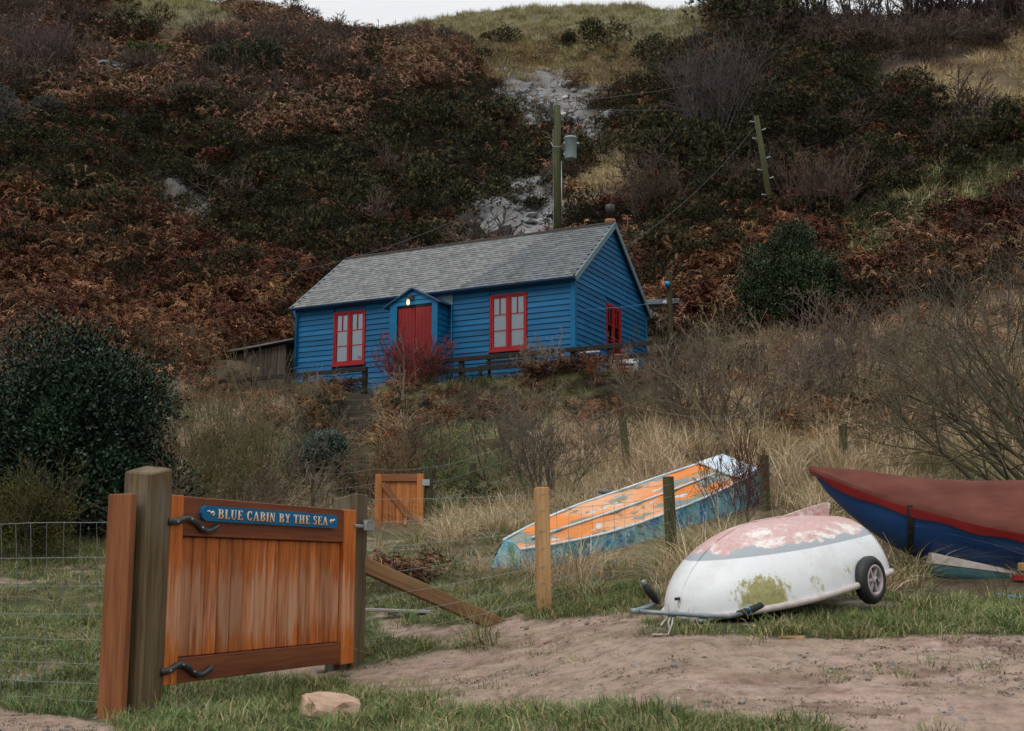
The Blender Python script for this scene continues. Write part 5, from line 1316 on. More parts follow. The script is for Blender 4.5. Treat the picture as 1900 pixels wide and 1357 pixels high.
# name board
SX0, SX1, SZ0, SZ1 = .272, 1.905, 1.0, 1.098
c_ = .045; zc = (SZ0 + SZ1) / 2
sign = MB().prism([(SX0 + c_, SZ0), (SX1 - c_, SZ0), (SX1 - .012, SZ0 + .012), (SX1, zc), (SX1 - .012, SZ1 - .012), (SX1 - c_, SZ1), (SX0 + c_, SZ1), (SX0 + .012, SZ1 - .018), (SX0, zc), (SX0 + .012, SZ0 + .018)], F0 - .022, F0 + .003).build('name_board', M['blue_trim'], gt)
def ring(cx, cy, ox, oy, ix, iy, a0, a1, n=14):
    o_ = [(cx + ox * math.cos(R(a0 + (a1 - a0) * i / n)), cy + oy * math.sin(R(a0 + (a1 - a0) * i / n))) for i in range(n + 1)]
    i_ = [(cx + ix * math.cos(R(a0 + (a1 - a0) * i / n)), cy + iy * math.sin(R(a0 + (a1 - a0) * i / n))) for i in range(n + 1)]
    return [[o_[i], o_[i + 1], i_[i + 1], i_[i]] for i in range(n)]
def rc(x0, y0, x1, y1): return [[(x0, y0), (x1, y0), (x1, y1), (x0, y1)]]
def pg(*p): return [list(p)]
SE = .055
def stemv(x, w=.15, s=.07): return rc(x, 0, x + w, 1) + rc(x - s, 0, x + w + s, SE) + rc(x - s, 1 - SE, x + w + s, 1)
GLY = {
 'B': (.62, stemv(.08) + ring(.28, .76, .27, .24, .13, .18, -90, 90) + ring(.28, .275, .31, .275, .16, .215, -90, 90) + rc(.2, .94, .29, 1) + rc(.2, 0, .29, .06) + rc(.2, .49, .29, .55)),
 'L': (.54, stemv(.08) + rc(.2, 0, .5, .055) + pg((.42, 0), (.52, 0), (.52, .25), (.49, .25))),
 'U': (.66, rc(.08, .3, .23, 1) + rc(.01, .945, .30, 1) + rc(.50, .3, .56, 1) + rc(.42, .945, .64, 1) + ring(.32, .3, .24, .3, .18, .235, 180, 360) + pg((.08, .3), (.23, .3), (.2, .15), (.11, .15))),
 'E': (.56, stemv(.08) + rc(.2, 0, .5, .06) + rc(.2, .94, .5, 1) + rc(.2, .48, .38, .53) + rc(.36, .40, .40, .61) + pg((.42, 0), (.54, 0), (.54, .24), (.51, .24)) + pg((.43, 1), (.52, 1), (.52, .78), (.49, .78))),
 'C': (.62, ring(.34, .5, .30, .51, .155, .45, 48, 312, 22) + rc(.50, .68, .555, .98) + pg((.5, .1), (.56, .3), (.53, .32), (.48, .16))),
 'A': (.70, pg((.33, 1), (.42, 1), (.66, 0), (.50, 0), (.33, .82)) + pg((.33, 1), (.36, .92), (.13, 0), (.08, 0)) + rc(.17, .28, .54, .33) + rc(0, 0, .2, SE) + rc(.42, 0, .72, SE)),
 'I': (.31, stemv(.08)),
 'N': (.70, rc(.10, 0, .155, 1) + rc(.53, 0, .585, 1) + pg((.06, 1), (.24, 1), (.585, .0), (.47, .0)) + rc(.02, 0, .24, SE) + rc(.02, .945, .2, 1) + rc(.45, .945, .67, 1)),
 'Y': (.64, rc(.26, 0, .41, .48) + pg((.02, 1), (.18, 1), (.41, .42), (.26, .42)) + pg((.50, 1), (.56, 1), (.40, .44), (.34, .44)) + rc(-.01, .945, .25, 1) + rc(.42, .945, .64, 1) + rc(.18, 0, .49, SE)),
 'T': (.60, rc(.22, 0, .37, 1) + rc(.14, 0, .45, SE) + rc(.02, .94, .57, 1) + pg((.0, 1), (.05, 1), (.05, .74), (.02, .74)) + pg((.54, 1), (.59, 1), (.57, .74), (.54, .74))),
 'H': (.72, stemv(.08) + stemv(.47) + rc(.2, .47, .5, .53)),
 'S': (.52, ring(.26, .745, .21, .265, .10, .20, 40, 270, 14) + ring(.26, .27, .22, .28, .10, .215, -140, 90, 14) + pg((.14, .62), (.24, .68), (.40, .40), (.30, .34)) + rc(.41, .72, .45, .98) + rc(.05, .02, .09, .28)),
}
def draw_text(word_list, x0, x1, z0, h):
    tot = sum(sum(GLY[c][0] + .07 for c in w) for w in word_list) + .34 * (len(word_list) - 1); k = (x1 - x0) / tot
    x = 0; out = []
    for w in word_list:
        for c in w:
            out.append((c, x0 + x * k, k)); x += GLY[c][0] + .07
        x += .34
    return out
def letter_mat():
    m, n, l, b = nmat("gilded_lettering"); tc = n.new("ShaderNodeTexCoord"); sp = n.new("ShaderNodeSeparateXYZ"); l.new(tc.outputs["Object"], sp.inputs[0])
    mr = n.new("ShaderNodeMapRange"); mr.inputs["From Min"].default_value = SZ0 + .02; mr.inputs["From Max"].default_value = SZ0 + .08; l.new(sp.outputs["Z"], mr.inputs["Value"])
    r_ = _ramp(n, l, mr.outputs[0], [(.0, (.75, .40, .13)), (.45, (.80, .56, .32)), (.6, (.85, .78, .70)), (1, (.88, .85, .80))]); l.new(r_.outputs[0], b.inputs["Base Color"]); b.inputs["Roughness"].default_value = .45
    return m
M['letters'] = letter_mat()
lz, lh = SZ0 + .0185, .062
for (c, x, k) in draw_text(["BLUE", "CABIN", "BY", "THE", "SEA"], .435, 1.765, lz, lh):
    m = MB(); sh = MB()
    for poly in GLY[c][1]:
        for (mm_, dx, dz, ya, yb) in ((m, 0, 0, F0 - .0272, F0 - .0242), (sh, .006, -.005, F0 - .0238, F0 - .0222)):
            pts = [(x + p_[0] * k * .95 + dx, lz + p_[1] * lh + dz) for p_ in poly]
            a_ = sum(pts[i][0] * pts[(i + 1) % len(pts)][1] - pts[(i + 1) % len(pts)][0] * pts[i][1] for i in range(len(pts)))
            mm_.prism(pts if a_ > 0 else pts[::-1], ya, yb)
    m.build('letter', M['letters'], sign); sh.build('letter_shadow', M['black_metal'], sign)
for (cx, sgn) in ((.365, 1), (1.825, -1)):      # little scroll flourishes
    m = MB()
    pts = [(cx - sgn * .04, zc + .012), (cx - sgn * .02, zc + .016), (cx, zc + .004), (cx + sgn * .022, zc + .012), (cx + sgn * .034, zc + .0), (cx + sgn * .022, zc - .012), (cx + sgn * .012, zc - .004)]
    m.tube([(a, F0 - .023, b_) for a, b_ in pts], [.002, .005, .007, .006, .006, .005, .003], 6); m.build('flourish', M['letters'], sign)
# wavy iron strap hinges
def hinge(pts, rr):
    m = MB(); P = []
    n = 26
    for i in range(n + 1):
        u = i / n * (len(pts) - 1); a = min(int(u), len(pts) - 2); f_ = u - a
        p0, p1, p2, p3 = pts[max(a - 1, 0)], pts[a], pts[a + 1], pts[min(a + 2, len(pts) - 1)]
        P.append(tuple(.5 * ((2 * p1[j]) + (-p0[j] + p2[j]) * f_ + (2 * p0[j] - 5 * p1[j] + 4 * p2[j] - p3[j]) * f_ ** 2 + (-p0[j] + 3 * p1[j] - 3 * p2[j] + p3[j]) * f_ ** 3) for j in (0, 1)))
    m.tube([(x, F0 - .012, z) for x, z in P], [rr * (1 - .25 * i / n) for i in range(n)] + [rr * .45], 10)
    o = m.build('strap_hinge', M['iron'], gt, True)
    for q in (4, 10, 16): MB().lathe([(0, .006), (.006, .005), (.008, 0)], 8, Matrix.Translation((P[q][0], F0 - .012 - rr * .8, P[q][1])) @ Matrix.Rotation(R(90), 4, 'X')).build('rivet', M['galv'], o)
hinge([(-.035, .985), (.04, .985), (.14, 1.008), (.23, .985), (.30, .945), (.37, .938), (.47, .975)], .0225)
hinge([(-.045, .085), (.03, .09), (.12, .118), (.20, .10), (.28, .055), (.35, .043), (.46, .085)], .0225)
t = thing('gate_latch', 'galvanised throw-over latch on the right gate post', 'latch', gate_w(GL, 0, 1.03), GRZ)
MB().box(-.03, .17, -.05, -.036, -.012, .012, ch=.004).build('latch_bar', M['galv'], t)
MB().box(.08, .22, -.075, -.05, -.035, .035, ch=.004).build('catch_plate', M['galv'], t)
MB().box(.10, .20, -.078, -.036, .035, .05).build('catch_cup', M['galv'], t)

# gate posts
def post(name, label, cat, base, top_z, w, d, mat, rz, lean=(0, 0), slant=0.0, sink=.3, ch=.008, round_=False, group=None):
    base = Vector(base); h = top_z - base.z
    t = MB()
    if round_: t.tube([(0, 0, -sink), (0, 0, h * .5), (0, 0, h)], [w / 2, w / 2 * .98, w / 2 * .94], 12)
    else:
        t.box(-w / 2, w / 2, -d / 2, d / 2, -sink, h, ch=ch)
        if slant: t.v = [(x, y, z + ((y / d) * -slant + 0) * (1 if z > h * .8 else 0)) for x, y, z in t.v]
    o = t.build(name, M[mat], None); o.location = base; o.rotation_euler = (lean[0], lean[1], rz)
    tag(o, label, cat, group); return o
p = gate_w(-.108, .062); p.z = 0
lp = thing('gate_post', 'thick weathered left gate post carrying an orange closing board', 'post', p, GRZ)
m = MB().box(-.104, .104, -.104, .104, -.3, 1.455, ch=.012); m.v = [(x, y, z + ((.03 if x > 0 else -.012) + (.02 if y > 0 else 0) if z > 1.2 else 0)) for x, y, z in m.v]; m.build('post_shaft', M['post_green'], lp)
MB().box(-.205, -.155, -.055, .125, -.3, 1.315, ch=.004).build('closing_board', M['board_orange'], lp)
MB().box(-.155, -.105, .02, .10, -.3, 1.25).build('batten', M['black_wood'], lp)
p = gate_w(2.30, .075); p.z = .05
rp = post('gate_post', 'leaning weathered right gate post with a galvanised latch', 'post', p, 1.44, .185, .2, 'post_green', GRZ, lean=(0, 0), slant=.04)
rp.rotation_euler = (R(-1.0), R(2.2), GRZ)
p = gate_w(2.11, .09); p.z = .02
post('gate_stop', 'short dark timber stop block at the foot of the right gate post', 'post', p, .22, .1, .08, 'shed_wood', GRZ)
# strut
a = gate_w(2.38, .06, 0); a.z = .93; bq = ground(935, 10.6); bq.z -= .06
d = bq - a; m = MB().box(0, d.length, -.045, .045, -.06, .06, ch=.006)
o = m.build('diagonal_strut', M['strut'], None); o.location = a; o.rotation_euler = d.to_track_quat('X', 'Z').to_euler()
tag(o, 'long sloping timber strut bracing the right gate post to the ground', 'brace')

# ------------------------------------------------------------------ fence posts
def fpost(px, ytop, Y, w, label, mat='post_old', lean=(0, 0), rz=.3, d=None, round_=True, name='fence_post'):
    g = ground(px, Y); tp = at(px, ytop, Y); return post(name, label, 'post', g, tp.z, w, d or w, mat, rz, lean, round_=round_, ch=.006)
fpost(1010, 905, 10.7, .105, 'pale new square fence post between the timber strut and the white dinghy', 'post_new', (0, R(-1.2)), .35, round_=False)
fpost(1247, 885, 13.0, .125, 'mossy round post in front of the old rowing boat', lean=(0, R(-1.5)))
fpost(1420, 845, 16.2, .125, 'mossy post at the far end of the old rowing boat', lean=(0, R(.8)))
fpost(1567, 790, 18.2, .13, 'mossy post standing above the bow of the covered boat')
fpost(1553, 725, 21.6, .13, 'upper mossy post on the slope behind the one above the covered boat', lean=(0, R(-3)))
fpost(1665, 745, 19.6, .13, 'dark mossy post among the branches above the covered boat')
fpost(1167, 775, 19.6, .13, 'leaning split mossy post in the dry grass below the cabin corner', lean=(0, R(-6)))
fpost(877, 860, 20.3, .13, 'mossy post to the right of the small cedar gate')
fpost(579, 865, 19.4, .07, 'thin green post left of the small cedar gate')
fpost(1573, 475, 38, .16, 'grey post on the bracken slope right of the holly')
fpost(1793, 430, 40, .17, 'dark post on the bracken slope at the far right')
fpost(1345, 835, 18.5, .12, 'dark stump hidden in the bare shrub above the rowing boat')
o = fpost(795, 866, 20.0, .14, 'mossy post on which the small cedar gate hangs')
t_fl = fpost(1247, 508, 30.6, .14, 'mossy washing line post to the right of the cabin')
p = at(1238, 527, 30.5)
tag(MB().lathe([(0, .07), (.05, .06), (.075, .02), (.07, -.04), (.03, -.06), (0, -.06)], 14).build('float', M['float_blue'], None, True, loc=p), 'small bright blue float fixed to the washing line post', 'float')
p = at(1233, 562, 30.5)
tag(MB().lathe([(0, .05), (.05, .04), (.05, -.01), (.03, -.05), (0, -.05)], 12, Matrix.Rotation(R(70), 4, 'Y')).build('insulator', M['porcelain'], None, True, loc=p), 'small white insulator on the washing line post', 'insulator')
fl = fpost(1120, 912, 16.4, .05, 'short stake with a weathered grey cap in the dry grass behind the rowing boat', 'driftwood', name='stake')
tag(MB().box(-.09, .10, -.04, .04, -.01, .05, Matrix.Rotation(R(6), 4, 'Y'), ch=.015).build('float', M['pebble'], None, loc=at(1122, 915, 16.4)), 'weathered grey lump resting on the stake behind the rowing boat', 'float')

# small gate
g0 = ground(741, 20.0); tl = at(697, 880, 20.0); br = at(786, 989, 20.0)
sg = thing('small_gate', 'small cedar garden gate with a diagonal brace at the foot of the bank', 'gate', (tl.x, 20.0, br.z), R(-4))
W_, H_ = br.x - tl.x, tl.z - br.z
MB().box(0, .11, -.03, .03, 0, H_, ch=.004).build('stile', M['cedar_new'], sg); MB().box(W_ - .11, W_, -.03, .03, 0, H_, ch=.004).build('stile', M['cedar_new'], sg)
MB().box(.112, W_ - .112, -.03, .03, H_ - .12, H_ - .002, ch=.004).build('rail', M['cedar_new_x'], sg); MB().box(.112, W_ - .112, -.03, .03, .002, .14, ch=.004).build('rail', M['cedar_new_x'], sg)
n = 5; pw_ = (W_ - .224) / n
for k in range(n): MB().box(.112 + k * pw_ + .003, .112 + (k + 1) * pw_ - .003, .004, .022, .142, H_ - .122, ch=.004).build('plank', M['cedar_new'], sg)
d = Vector((W_ - .2, 0, -(H_ - .24))); m = MB().box(0, d.length + .03, -.034, .002, -.045, .045); o = m.build('brace', M['cedar_new_x'], sg); o.location = (.11, 0, H_ - .15); o.rotation_euler = (0, math.atan2(-d.z, d.x), 0)
for z in (.10, H_ - .14): MB().box(W_ - .02, W_ + .10, -.045, -.031, z - .05, z + .05).build('hinge', M['galv'], sg)

# ------------------------------------------------------------------ wire fences
def wire_obj(parent, name, P, r_=.0016, sag=.0):
    Q = []
    for a, b_ in zip(P[:-1], P[1:]):
        a, b_ = Vector(a), Vector(b_)
        for i in range(5): t = i / 5; q = a.lerp(b_, t); q.z -= sag * 4 * t * (1 - t); Q.append(q)
    Q.append(Vector(P[-1])); return MB().tube(Q, r_, 4, False).build(name, M['wire'], parent)
wf = thing('wire_fence', 'galvanised stock netting running left from the left gate post', 'fence', (0, 0, 0))
rowsL = [(972, 968), (1035, 1034), (1088, 1088), (1139, 1140), (1184, 1188), (1226, 1234), (1262, 1272), (1292, 1303)]
PL = [at(-170, a + (a - b_) * .8, 9.2) for a, b_ in rowsL]; PR = [at(214, b_, 7.5) for a, b_ in rowsL]
for a, b_ in zip(PL, PR): wire_obj(wf, 'wire', [a + (b_ - a) * t + Vector((0, 0, random.uniform(-.006, .006))) for t in np.linspace(0, 1, 9)], .0019)
for k in range(1, 14):
    t = k / 14; Q = [PL[i].lerp(PR[i], t + random.uniform(-.004, .004)) for i in range(8)]; wire_obj(wf, 'stay_wire', Q, .0015)
post_pts = [(686, 10.0), (1010, 10.7), (1247, 13.0), (1420, 16.2), (1567, 20.0)]
tops = [930, 918, 900, 858, 800]
wf2 = thing('wire_fence', 'wire netting running right from the right gate post past the boats', 'fence', (0, 0, 0))
heights = (1.0, .86, .70, .53, .38, .24, .12)
pp = []
for (px, Y), yt in zip(post_pts, tops):
    g = ground(px, Y); tp = at(px, yt, Y); pp.append([Vector((g.x, g.y - .06, g.z + (tp.z - g.z) * h_)) for h_ in heights])
for j in range(len(heights)): wire_obj(wf2, 'wire', [q[j] + Vector((0, 0, random.uniform(-.01, .01))) for q in pp], .0019, .01)
for i in range(len(pp) - 1):
    n = [9, 12, 14, 10][i]
    for k in range(1, n):
        t = k / n; wire_obj(wf2, 'stay_wire', [pp[i][j].lerp(pp[i + 1][j], t + random.uniform(-.006, .006)) for j in range(1, len(heights))], .0014)
wf3 = thing('wire_fence', 'three slack wires between the mossy posts behind the small gate', 'fence', (0, 0, 0))
for dz in (.95, .7, .4):
    P = []
    for (px, Y) in ((579, 19.4), (690, 20.1), (795, 20.0), (877, 20.3), (1167, 21.0), (1345, 18.5)):
        g = ground(px, Y); P.append(g + Vector((0, -.07, dz * .95)))
    wire_obj(wf3, 'wire', P, .0022, .03)
wf4 = thing('wire_fence', 'two wires strung through the bare shrubs on the right hand slope', 'fence', (0, 0, 0))
for dz in (.9, .6): wire_obj(wf4, 'wire', [ground(1345, 18.5) + Vector((0, 0, dz)), ground(1558, 23.6) + Vector((0, 0, dz)), ground(1665, 21.5) + Vector((0, 0, dz)), ground(1950, 24) + Vector((0, 0, dz))], .0025, .03)
wl_ = MB().tube([cab_w(CAB_L + .04, .3, 1.62), (cab_w(CAB_L + .04, .3, 1.62) + at(1236, 560, 30.5)) / 2 - Vector((0, 0, .02)), at(1236, 560, 30.5)], .006, 5).build('washing_line', M['float_blue'], None)
tag(wl_, 'thin blue washing line from the cabin gable to the post', 'line')
# low grey wall behind
a = at(1196, 562, 34.5); bq = at(1395, 552, 36.0); d = bq - a
lw = thing('low_wall', 'low grey concrete ledge on the slope between the cabin and the holly', 'wall', a); lw.rotation_euler = d.to_track_quat('X', 'Z').to_euler()
for k in range(4): MB().box(k * d.length / 4 + .01, (k + 1) * d.length / 4 - .01, -.15, .15, -.09, .06, ch=.012).build('coping_slab', M['crag'], lw)
MB().box(0, d.length, -.1, .1, -.5, -.1).build('wall_base', M['ridge'], lw)

# ------------------------------------------------------------------ utility poles
def skypole(label, base, top, r0, r1):
    base, top = Vector(base), Vector(top); t = thing('utility_pole', label, 'pole', base)
    d = top - base; t.rotation_euler = Vector((0, 0, 1)).rotation_difference(d).to_euler(); L = d.length
    MB().tube([(0, 0, -.5), (0, 0, L * .5), (0, 0, L)], [r0, (r0 + r1) / 2, r1], 14).build('pole_shaft', M['pole_wood'], t, True); return t, L
Y1 = 41.0; tp = at(1034, 197, Y1); bs = at(1035, 470, Y1); bs.z = min(bs.z, HZ(bs.x, Y1))
up, L = skypole('tall mossy green utility pole with a grey transformer rising behind the cabin ridge', bs, tp, .135, .115)
def upz(py): return at(1034, py, Y1).z - bs.z
m = MB().box(-.165, -.145, -.05, .05, upz(230), upz(190)); m.box(-.25, -.165, -.06, .06, upz(220), upz(192)); m.build('fuse_switch', M['black_metal'], up)
tr = MB().lathe([(0, 0), (.2, .0), (.215, .03), (.215, .72), (.235, .73), (.235, .76), (.2, .80), (.1, .84), (0, .85)], 24).build('transformer', M['transformer'], up, True, loc=(.45, -.05, upz(297)))
MB().box(-.24, -.2, -.06, .06, .15, .22).build('bracket', M['galv'], tr); MB().box(-.24, -.2, -.06, .06, .55, .62).build('bracket', M['galv'], tr); MB().box(.21, .30, -.02, .02, .56, .62).build('lug', M['galv'], tr)
for (dx, dy) in ((-.09, 0), (.09, 0)): MB().lathe([(.03, .8), (.055, .84), (.03, .87), (.055, .9), (.03, .93), (.05, .96), (.02, 1.02), (0, 1.02)], 12, Matrix.Translation((dx, dy, 0))).build('bushing', M['brown_glaze'], tr, True)
MB().tube([(-.2, -.02, .5), (-.42, -.17, .38), (-.62, -.15, .42), (-.66, -.02, .6)], .018, 6).build('cable_loop', M['wire'], tr, True)
for (zz, xx) in ((183, .28), (214, .22)):
    MB().tube([(0, 0, upz(zz + 3)), (xx + .25, 0, upz(zz))], .02, 6).build('bracket', M['galv'], up)
    MB().lathe([(.03, -.09), (.07, -.07), (.04, -.04), (.08, 0), (.04, .03), (.06, .06), (.02, .1), (0, .1)], 12, Matrix.Translation((xx, 0, upz(zz - 2))) @ Matrix.Rotation(R(70), 4, 'Y')).build('insulator', M['porcelain'], up, True)
    MB().lathe([(.02, -.1), (.05, -.08), (.03, -.02), (.05, .03), (.02, .1)], 10, Matrix.Translation((xx + .12, 0, upz(zz - 4))) @ Matrix.Rotation(R(10), 4, 'Y')).build('insulator', M['brown_glaze'], up, True)
MB().tube([(.3, 0, upz(213)), (.62, 0, upz(220)), (.72, 0, upz(232)), (.60, 0, upz(243)), (.48, 0, upz(247))], .012, 6).build('jumper_wire', M['wire'], up, True)
MB().tube([(.135, -.03, upz(420)), (.135, -.03, upz(300))], .02, 6).build('conduit', M['galv'], up, True)
MB().tube([(-.15, -.03, upz(440)), (-.15, -.03, upz(240))], .012, 6).build('earth_wire', M['wire'], up)
MB().box(.13, .2, -.08, .0, upz(384), upz(372)).build('warning_plate', M['driftwood'], up)
Y2 = on_hill(1437, 425).y - .3; tp2 = at(1403, 216, Y2); bs2 = at(1437, 425, Y2)
lpz, L2 = skypole('leaning mossy pole with small side brackets rising behind the holly', bs2, tp2, .105, .085)
for k, f_ in enumerate((.95, .87, .80, .62, .52, .44, .30)):
    s_ = -1 if k % 2 == 0 else 1
    MB().tube([(s_ * .1, -.03, L2 * f_), (s_ * .24, -.03, L2 * f_ + .02)], .018, 6).build('step_bracket', M['galv'], lpz)
    MB().lathe([(.02, -.04), (.032, -.015), (.02, .02), (0, .035)], 8, Matrix.Translation((s_ * .22, -.03, L2 * f_ + .03))).build('insulator', M['tube_grey'], lpz, True)
def cable(label, a, b_, sag, r_=.012):
    a, b_ = Vector(a), Vector(b_); P = []
    for i in range(25): t = i / 24; q = a.lerp(b_, t); q.z -= sag * 4 * t * (1 - t); P.append(q)
    tag(MB().tube(P, r_, 4).build('overhead_cable', M['cable'], None), label, 'cable')
cable('overhead cable from the leaning pole down to the cabin chimney end', tp2 + Vector((0, 0, -.3)), cab_w(CAB_L - .1, CAB_W * .6, 3.55), .35, .008)
cable('upper overhead cable climbing from the transformer pole to the top right skyline', tp + Vector((.25, 0, .15)), at(1660, 12, 78), 1.2, .013)
cable('lower overhead cable climbing from the transformer pole across the dark gorse', tp + Vector((.25, 0, -.1)), at(1900, 60, 84), 1.8, .013)
cable('higher of two slack cables running left from the transformer pole over the roof', bs + Vector((-.12, 0, upz(306))), at(500, 512, 35), .6)
cable('lower of two slack cables running left from the transformer pole over the roof', bs + Vector((-.12, 0, upz(308))), at(600, 520, 33), 1.3)
cable('guy wire running from the transformer pole to the bare rock', bs + Vector((-.12, 0, upz(310))), on_hill(885, 430), .1)
for (px, py, h_) in ((1778, 112, .5), (1751, 106, .28)):
    g = on_hill(px, py, 60, 110); tag(MB().tube([g - Vector((0, 0, .1)), g + Vector((0, 0, h_ * 1.1))], .13, 10).build('tree_guard', M['white_plastic'], None), 'taller pale tree guard tube on the slope under the skyline trees' if h_ > .4 else 'short pale tree guard tube beside the taller one', 'tree guard')
# stone ledges upper left
for (px, py, sx, sy, sz, lb) in ((213, 140, 1.0, .9, .42, 'pale topped stone ledge jutting from the upper left slope'), (292, 148, 1.0, .8, .35, 'dark stone ledge to the right of the pale one'), (430, 150, 1.3, .8, .35, 'dark weathered ledge under the bare thicket at upper left')):
    g = on_hill(px, py); o = link('rock_ledge', stone_mesh('rock_ledge', px, sx, sy, sz, M['crag'], 3, .16)); o.location = g + Vector((0, -.2, .1)); o.rotation_euler = (R(-4), R(4), .2); tag(o, lb, 'rock')

# ------------------------------------------------------------------ boats
def loft(L, ns, nj, beam, depth, expo, sheer=lambda t: 0.0, rim=lambda t: 0.0, x_of=None):
    """rings from one gunwale round the keel to the other; depth measured from the gunwale, downwards"""
    V = []
    for i in range(ns + 1):
        t = i / ns; b, d, e = max(beam(t), .002), max(depth(t), .002), expo(t)
        for j in range(nj + 1):
            a = math.pi * j / nj; cs, sn = math.cos(a), math.sin(a)
            y = b * math.copysign(abs(cs) ** (2 / e), cs); z = -d * abs(sn) ** (2 / e)
            V.append((x_of(t, -z / d) if x_of else L * t, y, rim(t) + z))
    F = [(i * (nj + 1) + j, (i + 1) * (nj + 1) + j, (i + 1) * (nj + 1) + j + 1, i * (nj + 1) + j + 1) for i in range(ns) for j in range(nj)]
    return V, F
# white upturned dinghy
DL = 1.86; dB = Vector((1.23, 9.32, .515)); dY = R(35); dP = R(10.5)
def d_beam(t): 
    q = min(t / .5, 1); return .63 * (1 - (1 - q) ** 2.0) ** (1 / 1.75) * (1 - .24 * max(0, (t - .5) / .5) ** 1.8)
def d_depth(t):
    q = min(t / .5, 1); return .56 * (1 - (1 - q) ** 1.9) ** (1 / 1.75) * (1 - .18 * max(0, (t - .55) / .45) ** 1.6)
V, F = loft(DL, 44, 32, d_beam, d_depth, lambda t: 1.98)
V = [(x, y, -z) for x, y, z in V]; F = [f[::-1] for f in F]
dg = thing('upturned_dinghy', 'white upturned dinghy with worn pink bottom and green algae on its side', 'boat', dB)
dg.rotation_euler = (Matrix.Rotation(dY, 3, 'Z') @ Matrix.Rotation(-dP, 3, 'Y')).to_euler()
def dinghy_mat():
    m, n, l, b = nmat("dinghy_gelcoat"); tc = n.new("ShaderNodeTexCoord"); P = tc.outputs["Object"]; sp = n.new("ShaderNodeSeparateXYZ"); l.new(P, sp.inputs[0])
    def math_(op, a, b_=None, c=None, clamp=False):
        q = n.new("ShaderNodeMath"); q.operation = op; q.use_clamp = clamp
        for i, v in enumerate((a, b_, c)):
            if v is None: continue
            if isinstance(v, (int, float)): q.inputs[i].default_value = v
            else: l.new(v, q.inputs[i])
        return q.outputs[0]
    fine = _noise(n, l, P, 26, 6, .65); dirt = _noise(n, l, P, 3.5, 6, .7); speck = _noise(n, l, P, 70, 3, .6)
    white = _ramp(n, l, dirt.outputs["Fac"], [(.3, (.56, .57, .56)), (.55, (.68, .70, .71)), (.75, (.62, .65, .67))]).outputs[0]
    white = _mix(n, l, _ramp(n, l, speck.outputs["Fac"], [(.25, (1, 1, 1)), (.33, (0, 0, 0))]).outputs[0], white, (.35, .34, .3))
    # bottom paint: grey primer, pink, worn back to white
    pn0 = _noise(n, l, P, 2.4, 10, .78, (1, 1.6, 1)); pn = pn0; pink = _ramp(n, l, fine.outputs["Fac"], [(.3, (.46, .26, .245)), (.7, (.58, .40, .37))]).outputs[0]
    bot = _mix(n, l, _ramp(n, l, pn.outputs["Fac"], [(.50, (0, 0, 0)), (.57, (1, 1, 1))]).outputs[0], pink, (.70, .66, .62))
    z = sp.outputs["Z"]; z2 = math_('MULTIPLY_ADD', pn.outputs["Fac"], .10, z)
    pn2 = _noise(n, l, P, 3.2, 9, .75)
    greym = math_('LESS_THAN', math_('MULTIPLY_ADD', pn2.outputs["Fac"], -.26, math_('MULTIPLY_ADD', sp.outputs["X"], .055, z)), .315)
    bot = _mix(n, l, greym, bot, (.31, .345, .37))
    linez = math_('MULTIPLY_ADD', sp.outputs["X"], -.045, .385)      # waterline drops towards the stern
    isb = math_('GREATER_THAN', z, linez)
    c = _mix(n, l, isb, white, bot)
    # algae stains low on the side towards the bow
    def blob(cx, rx, cz, rz, thr, ys=None):
        a = math_('DIVIDE', math_('SUBTRACT', sp.outputs["X"], cx), rx); q = math_('DIVIDE', math_('SUBTRACT', z, cz), rz)
        r2 = math_('ADD', math_('MULTIPLY', a, a), math_('MULTIPLY', q, q))
        v = math_('SUBTRACT', math_('MULTIPLY_ADD', alg.outputs["Fac"], 3.6, -.95), r2); v = math_('MULTIPLY', math_('SUBTRACT', v, thr), 3.5, clamp=True); return v
    alg = _noise(n, l, P, 15, 10, .8, (1.3, 1.3, .6))
    s1 = blob(.42, .25, .10, .17, .25); s2 = blob(.85, .12, .10, .14, .75); s3 = blob(1.25, .16, .13, .1, .78); s4 = blob(.02, .05, .26, .2, .45)
    st = math_('MAXIMUM', math_('MAXIMUM', s1, s2), math_('MAXIMUM', s3, s4)); st = math_('MULTIPLY', st, .9)
    algc = _ramp(n, l, fine.outputs["Fac"], [(.3, (.15, .145, .018)), (.7, (.36, .33, .07))]).outputs[0]
    side = math_('SUBTRACT', 1.0, isb)
    c = _mix(n, l, math_('MULTIPLY', st, side), c, algc)
    l.new(c, b.inputs["Base Color"]); b.inputs["Roughness"].default_value = .42; b.inputs["Specular IOR Level"].default_value = .4
    _bump(n, l, b, fine.outputs["Fac"], .15, .004)
    return m
M['gelcoat'] = dinghy_mat()
tv = 45; cx = len(V)
hull = MB().add(V, F); ring_l = [44 * 33 + j for j in range(33)]; hull.f.append(tuple(ring_l))
hull.build('hull', M['gelcoat'], dg, True)
rimp = [(DL * t, d_beam(t) + .012, .0) for t in [i / 40 for i in range(40, -1, -1)]] + [(-.012, 0, 0)] + [(DL * t, -d_beam(t) - .012, .0) for t in [i / 40 for i in range(0, 41)]]
rimp = [p_ for i, p_ in enumerate(rimp) if i == 0 or (Vector(p_) - Vector(rimp[i - 1])).length > .012]
M['rubrail'] = mottled("rub_rail", (.40, .34, .32), (.56, .50, .48), 14, .6)
m = MB().tube(rimp, .026, 10); m.build('rub_rail', M['rubrail'], dg, True)
MB().tube([(DL * .02, 0, .05)] + [(DL * t, 0, d_depth(t) + .004) for t in [.01, .03, .06, .1, .15, .2, .28, .36, .5, .65, .8, .95]], .008, 8).build('keel_strip', M['gelcoat'], dg, True)
